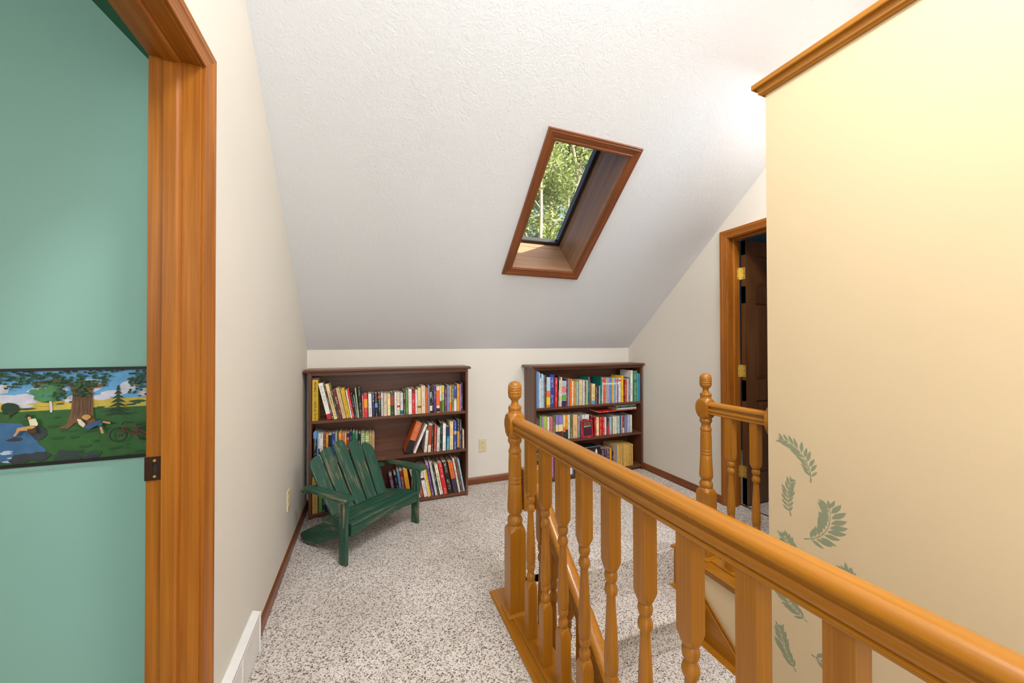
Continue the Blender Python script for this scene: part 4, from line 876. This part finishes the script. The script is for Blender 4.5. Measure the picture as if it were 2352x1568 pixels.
for k in range(40): blob('hedge', q.uniform(U0, U1), q.uniform(.52, .66), q.uniform(.03, .07), q.uniform(.008, .016), 8, k + 50)
for k in range(14): blob('field', q.uniform(U0, .5), q.uniform(.53, .64), q.uniform(.05, .09), .012, 8, k + 90)
mp('stream', [(U0, .06), (.28, .06), (.30, .16), (.24, .24), (.27, .30), (.18, .38), (.14, .44), (.0, .46), (U0, .46)])
for k in range(26): blob('foam', q.uniform(-.3, .2), q.uniform(.05, .17), q.uniform(.012, .05), q.uniform(.004, .013), 7, k + 140)
for k in range(22): blob('rock', q.uniform(.1, .66), q.uniform(.04, .12), q.uniform(.03, .06), q.uniform(.02, .045), 8, k + 180)
blob('rock', .25, .34, .06, .07, 10, 4); blob('rock', .1, .28, .05, .02, 8, 5)
for k in range(60): blob('grass', q.uniform(.35, U1), q.uniform(.04, .5), q.uniform(.02, .05), q.uniform(.006, .02), 7, k + 220)
blob('leaf', .07, .60, .07, .06, 14, 8); stroke('bark', [(.07, .5), (.07, .58)], .006)
stroke('cloud', [(.335, .54), (.33, .66)], .008)
for k in range(24): blob('sapling', .29 + q.uniform(-.08, .1), .74 + q.uniform(-.08, .1), .03, .028, 8, k + 300)
stroke('bark', [(.80, .49), (.80, .80)], .006)
for k in range(7): v = .78 - k * .045; hw = .018 + k * .013; mp('leaf', [(.80 - hw, v - .035), (.80, v + .02), (.80 + hw, v - .035), (.80, v - .02)])
mp('trunk', [(.37, .37), (.44, .41), (.47, .55), (.48, .70), (.46, .80), (.50, .86), (.60, .86), (.62, .78), (.62, .60), (.63, .45), (.65, .40), (.55, .36), (.50, .42), (.45, .36)])
for k in range(16): u = .485 + .008 * k + q.uniform(-.004, .004); stroke('bark', [(u, q.uniform(.45, .55)), (u + .004, q.uniform(.65, .8))], .002)
stroke('trunk', [(.49, .80), (.42, .86), (.34, .87), (.24, .84)], .016); stroke('trunk', [(.60, .80), (.66, .79), (.70, .83), (.71, .88)], .014)
for k in range(420):
    u = q.uniform(-.35, U1); v = q.uniform(.80, .97)
    if .72 < u < .88 and v < .95 and q.random() < .8: continue
    if u < .2 and v < .87 and q.random() < .6: continue
    blob(q.choice(['leaf', 'leaf', 'leaf2']), u, v, .016, .012, 6, k + 400)
for k in range(120):
    u, v = q.choice([(.93 + q.uniform(-.05, .2), q.uniform(.68, .85)), (.55 + q.uniform(-.06, .06), q.uniform(.70, .84)), (.40 + q.uniform(-.04, .04), q.uniform(.66, .86))])
    blob(q.choice(['leaf', 'leaf2']), u, v, .014, .011, 6, k + 900)
# seated boy, lying boy, bicycle
blob('hair', .195, .515, .018, .022, 10, 1, .1); blob('skin', .205, .495, .012, .015, 9, 1, .05); mp('shirt', [(.20, .48), (.245, .49), (.262, .43), (.255, .41), (.21, .42)]); mp('straw', [(.13, .40), (.22, .42), (.25, .40), (.20, .37), (.12, .37)]); stroke('skin', [(.14, .38), (.11, .32)], .008); mp('bark', [(.195, .34), (.25, .34), (.25, .385), (.195, .385)])
blob('straw', .585, .475, .032, .026, 14, 1, .05); blob('skin', .585, .455, .015, .014, 9, 1, .05); mp('shirt', [(.52, .46), (.545, .455), (.58, .40), (.565, .365), (.535, .40)]); mp('denim', [(.565, .37), (.60, .40), (.68, .44), (.70, .39), (.685, .355), (.66, .38), (.60, .34)]); stroke('skin', [(.70, .415), (.755, .395)], .009); stroke('skin', [(.685, .36), (.70, .29)], .009)
for cu in (.815, 1.02):
    ring = [(cu + .063 * math.cos(2 * math.pi * k / 24), .265 + .075 * math.sin(2 * math.pi * k / 24)) for k in range(25)]; stroke('tyre', ring, .0055)
stroke('cycle', [(.815, .265), (.855, .345), (.935, .33), (.96, .25), (.855, .31)], .006); stroke('cycle', [(.96, .25), (1.02, .265), (.935, .34)], .005); stroke('tyre', [(.835, .37), (.86, .40), (.92, .39)], .005); stroke('tyre', [(.945, .36), (.985, .365)], .008)
rect('black', U0, U1, .97, 1); rect('black', U0, U1, 0, .035)
mbm.build('wallpaper_border', mm, WBED)

# ------------------------------------------------------------------ trees outside, seen through the skylight
def leaf_cloud(mb, blobs, n, size, rr):
    for _ in range(n):
        c, R = rr.choice(blobs); v = Vector((rr.gauss(0, 1), rr.gauss(0, 1), rr.gauss(0, 1))).normalized() * R * rr.random() ** .45
        p = Vector(c) + v; a = Vector((rr.gauss(0, 1), rr.gauss(0, 1), rr.gauss(0, .6))).normalized(); b = a.orthogonal().normalized(); b = Matrix.Rotation(rr.uniform(0, 6.28), 3, a) @ b
        s_ = size * rr.uniform(.6, 1.25); k = len(mb.v)
        mb.v += [p - a * s_, p + b * s_ * .42, p + a * s_, p - b * s_ * .42]; mb.f.append([k, k + 1, k + 2, k + 3]); mb.mi.append(0)
def tree(label, pts, r0, blobs, n, size, mat, seed):
    rr = random.Random(seed); t = empty('tree', pts[0]); tag(t, label, 'tree', 'trees outside the skylight')
    MB().tube(pts, [r0 * (1 - .7 * i / (len(pts) - 1)) for i in range(len(pts))], 10).build('trunk', M_BARK, t, smooth=True)
    for c, R in blobs:
        i = min(range(len(pts)), key=lambda j: abs(pts[j][2] - (c[2] - R * .4))); a = Vector(pts[i]); m = (a + Vector(c)) / 2 + Vector((rr.uniform(-.2, .2), rr.uniform(-.2, .2), .15))
        MB().tube([a, m, Vector(c)], [r0 * .35, r0 * .22, r0 * .08], 7).build('branch', M_BARK, t, smooth=True)
    lm = MB(); leaf_cloud(lm, blobs, n, size, rr); tag(lm.build('foliage', mat, t), kind='stuff')
def cloud(cx, cy, cz, sx, sy, sz, R, n, seed):
    rr = random.Random(seed); return [((cx + rr.uniform(-sx, sx), cy + rr.uniform(-sy, sy), cz + rr.uniform(-sz, sz)), R * rr.uniform(.7, 1.2)) for _ in range(n)]
tree('slender tree with a bare pale trunk leaning in the middle of the skylight', [(3.9, 7.2, -3), (4.0, 7.2, 2), (4.15, 7.2, 4.0), (4.5, 7.3, 5.0), (4.2, 7.3, 6.4), (4.1, 7.4, 8.0)], .075, cloud(4.2, 7.6, 6.0, 1.0, .6, 2.4, .75, 12, 1), 9000, .055, M_LEAF, 11)
tree('young tree with thin pale trunk and leafy crown low in the skylight', [(3.2, 6.8, -3), (3.25, 6.8, 2), (3.3, 6.8, 4.0), (3.35, 6.9, 5.4), (3.7, 7.0, 6.8)], .05, cloud(3.3, 7.2, 5.2, .7, .5, 1.6, .6, 9, 2), 6500, .05, M_LEAF, 12)
tree('tall leafy tree with a straight pale stem high in the skylight', [(4.6, 9.0, -3), (4.6, 9.0, 3), (4.7, 9.0, 6), (4.5, 9.1, 9.5)], .10, cloud(4.6, 9.4, 6.6, 1.8, .8, 2.8, 1.0, 16, 3), 12000, .07, M_LEAF2, 13)
tree('dense dark tree standing behind the pale trunks outside the skylight', [(6.4, 12.5, -3), (6.4, 12.5, 3), (6.4, 12.5, 10)], .2, cloud(6.4, 13, 7.0, 3.4, 1.0, 4.0, 1.5, 26, 4), 14000, .11, M_LEAF2, 14)
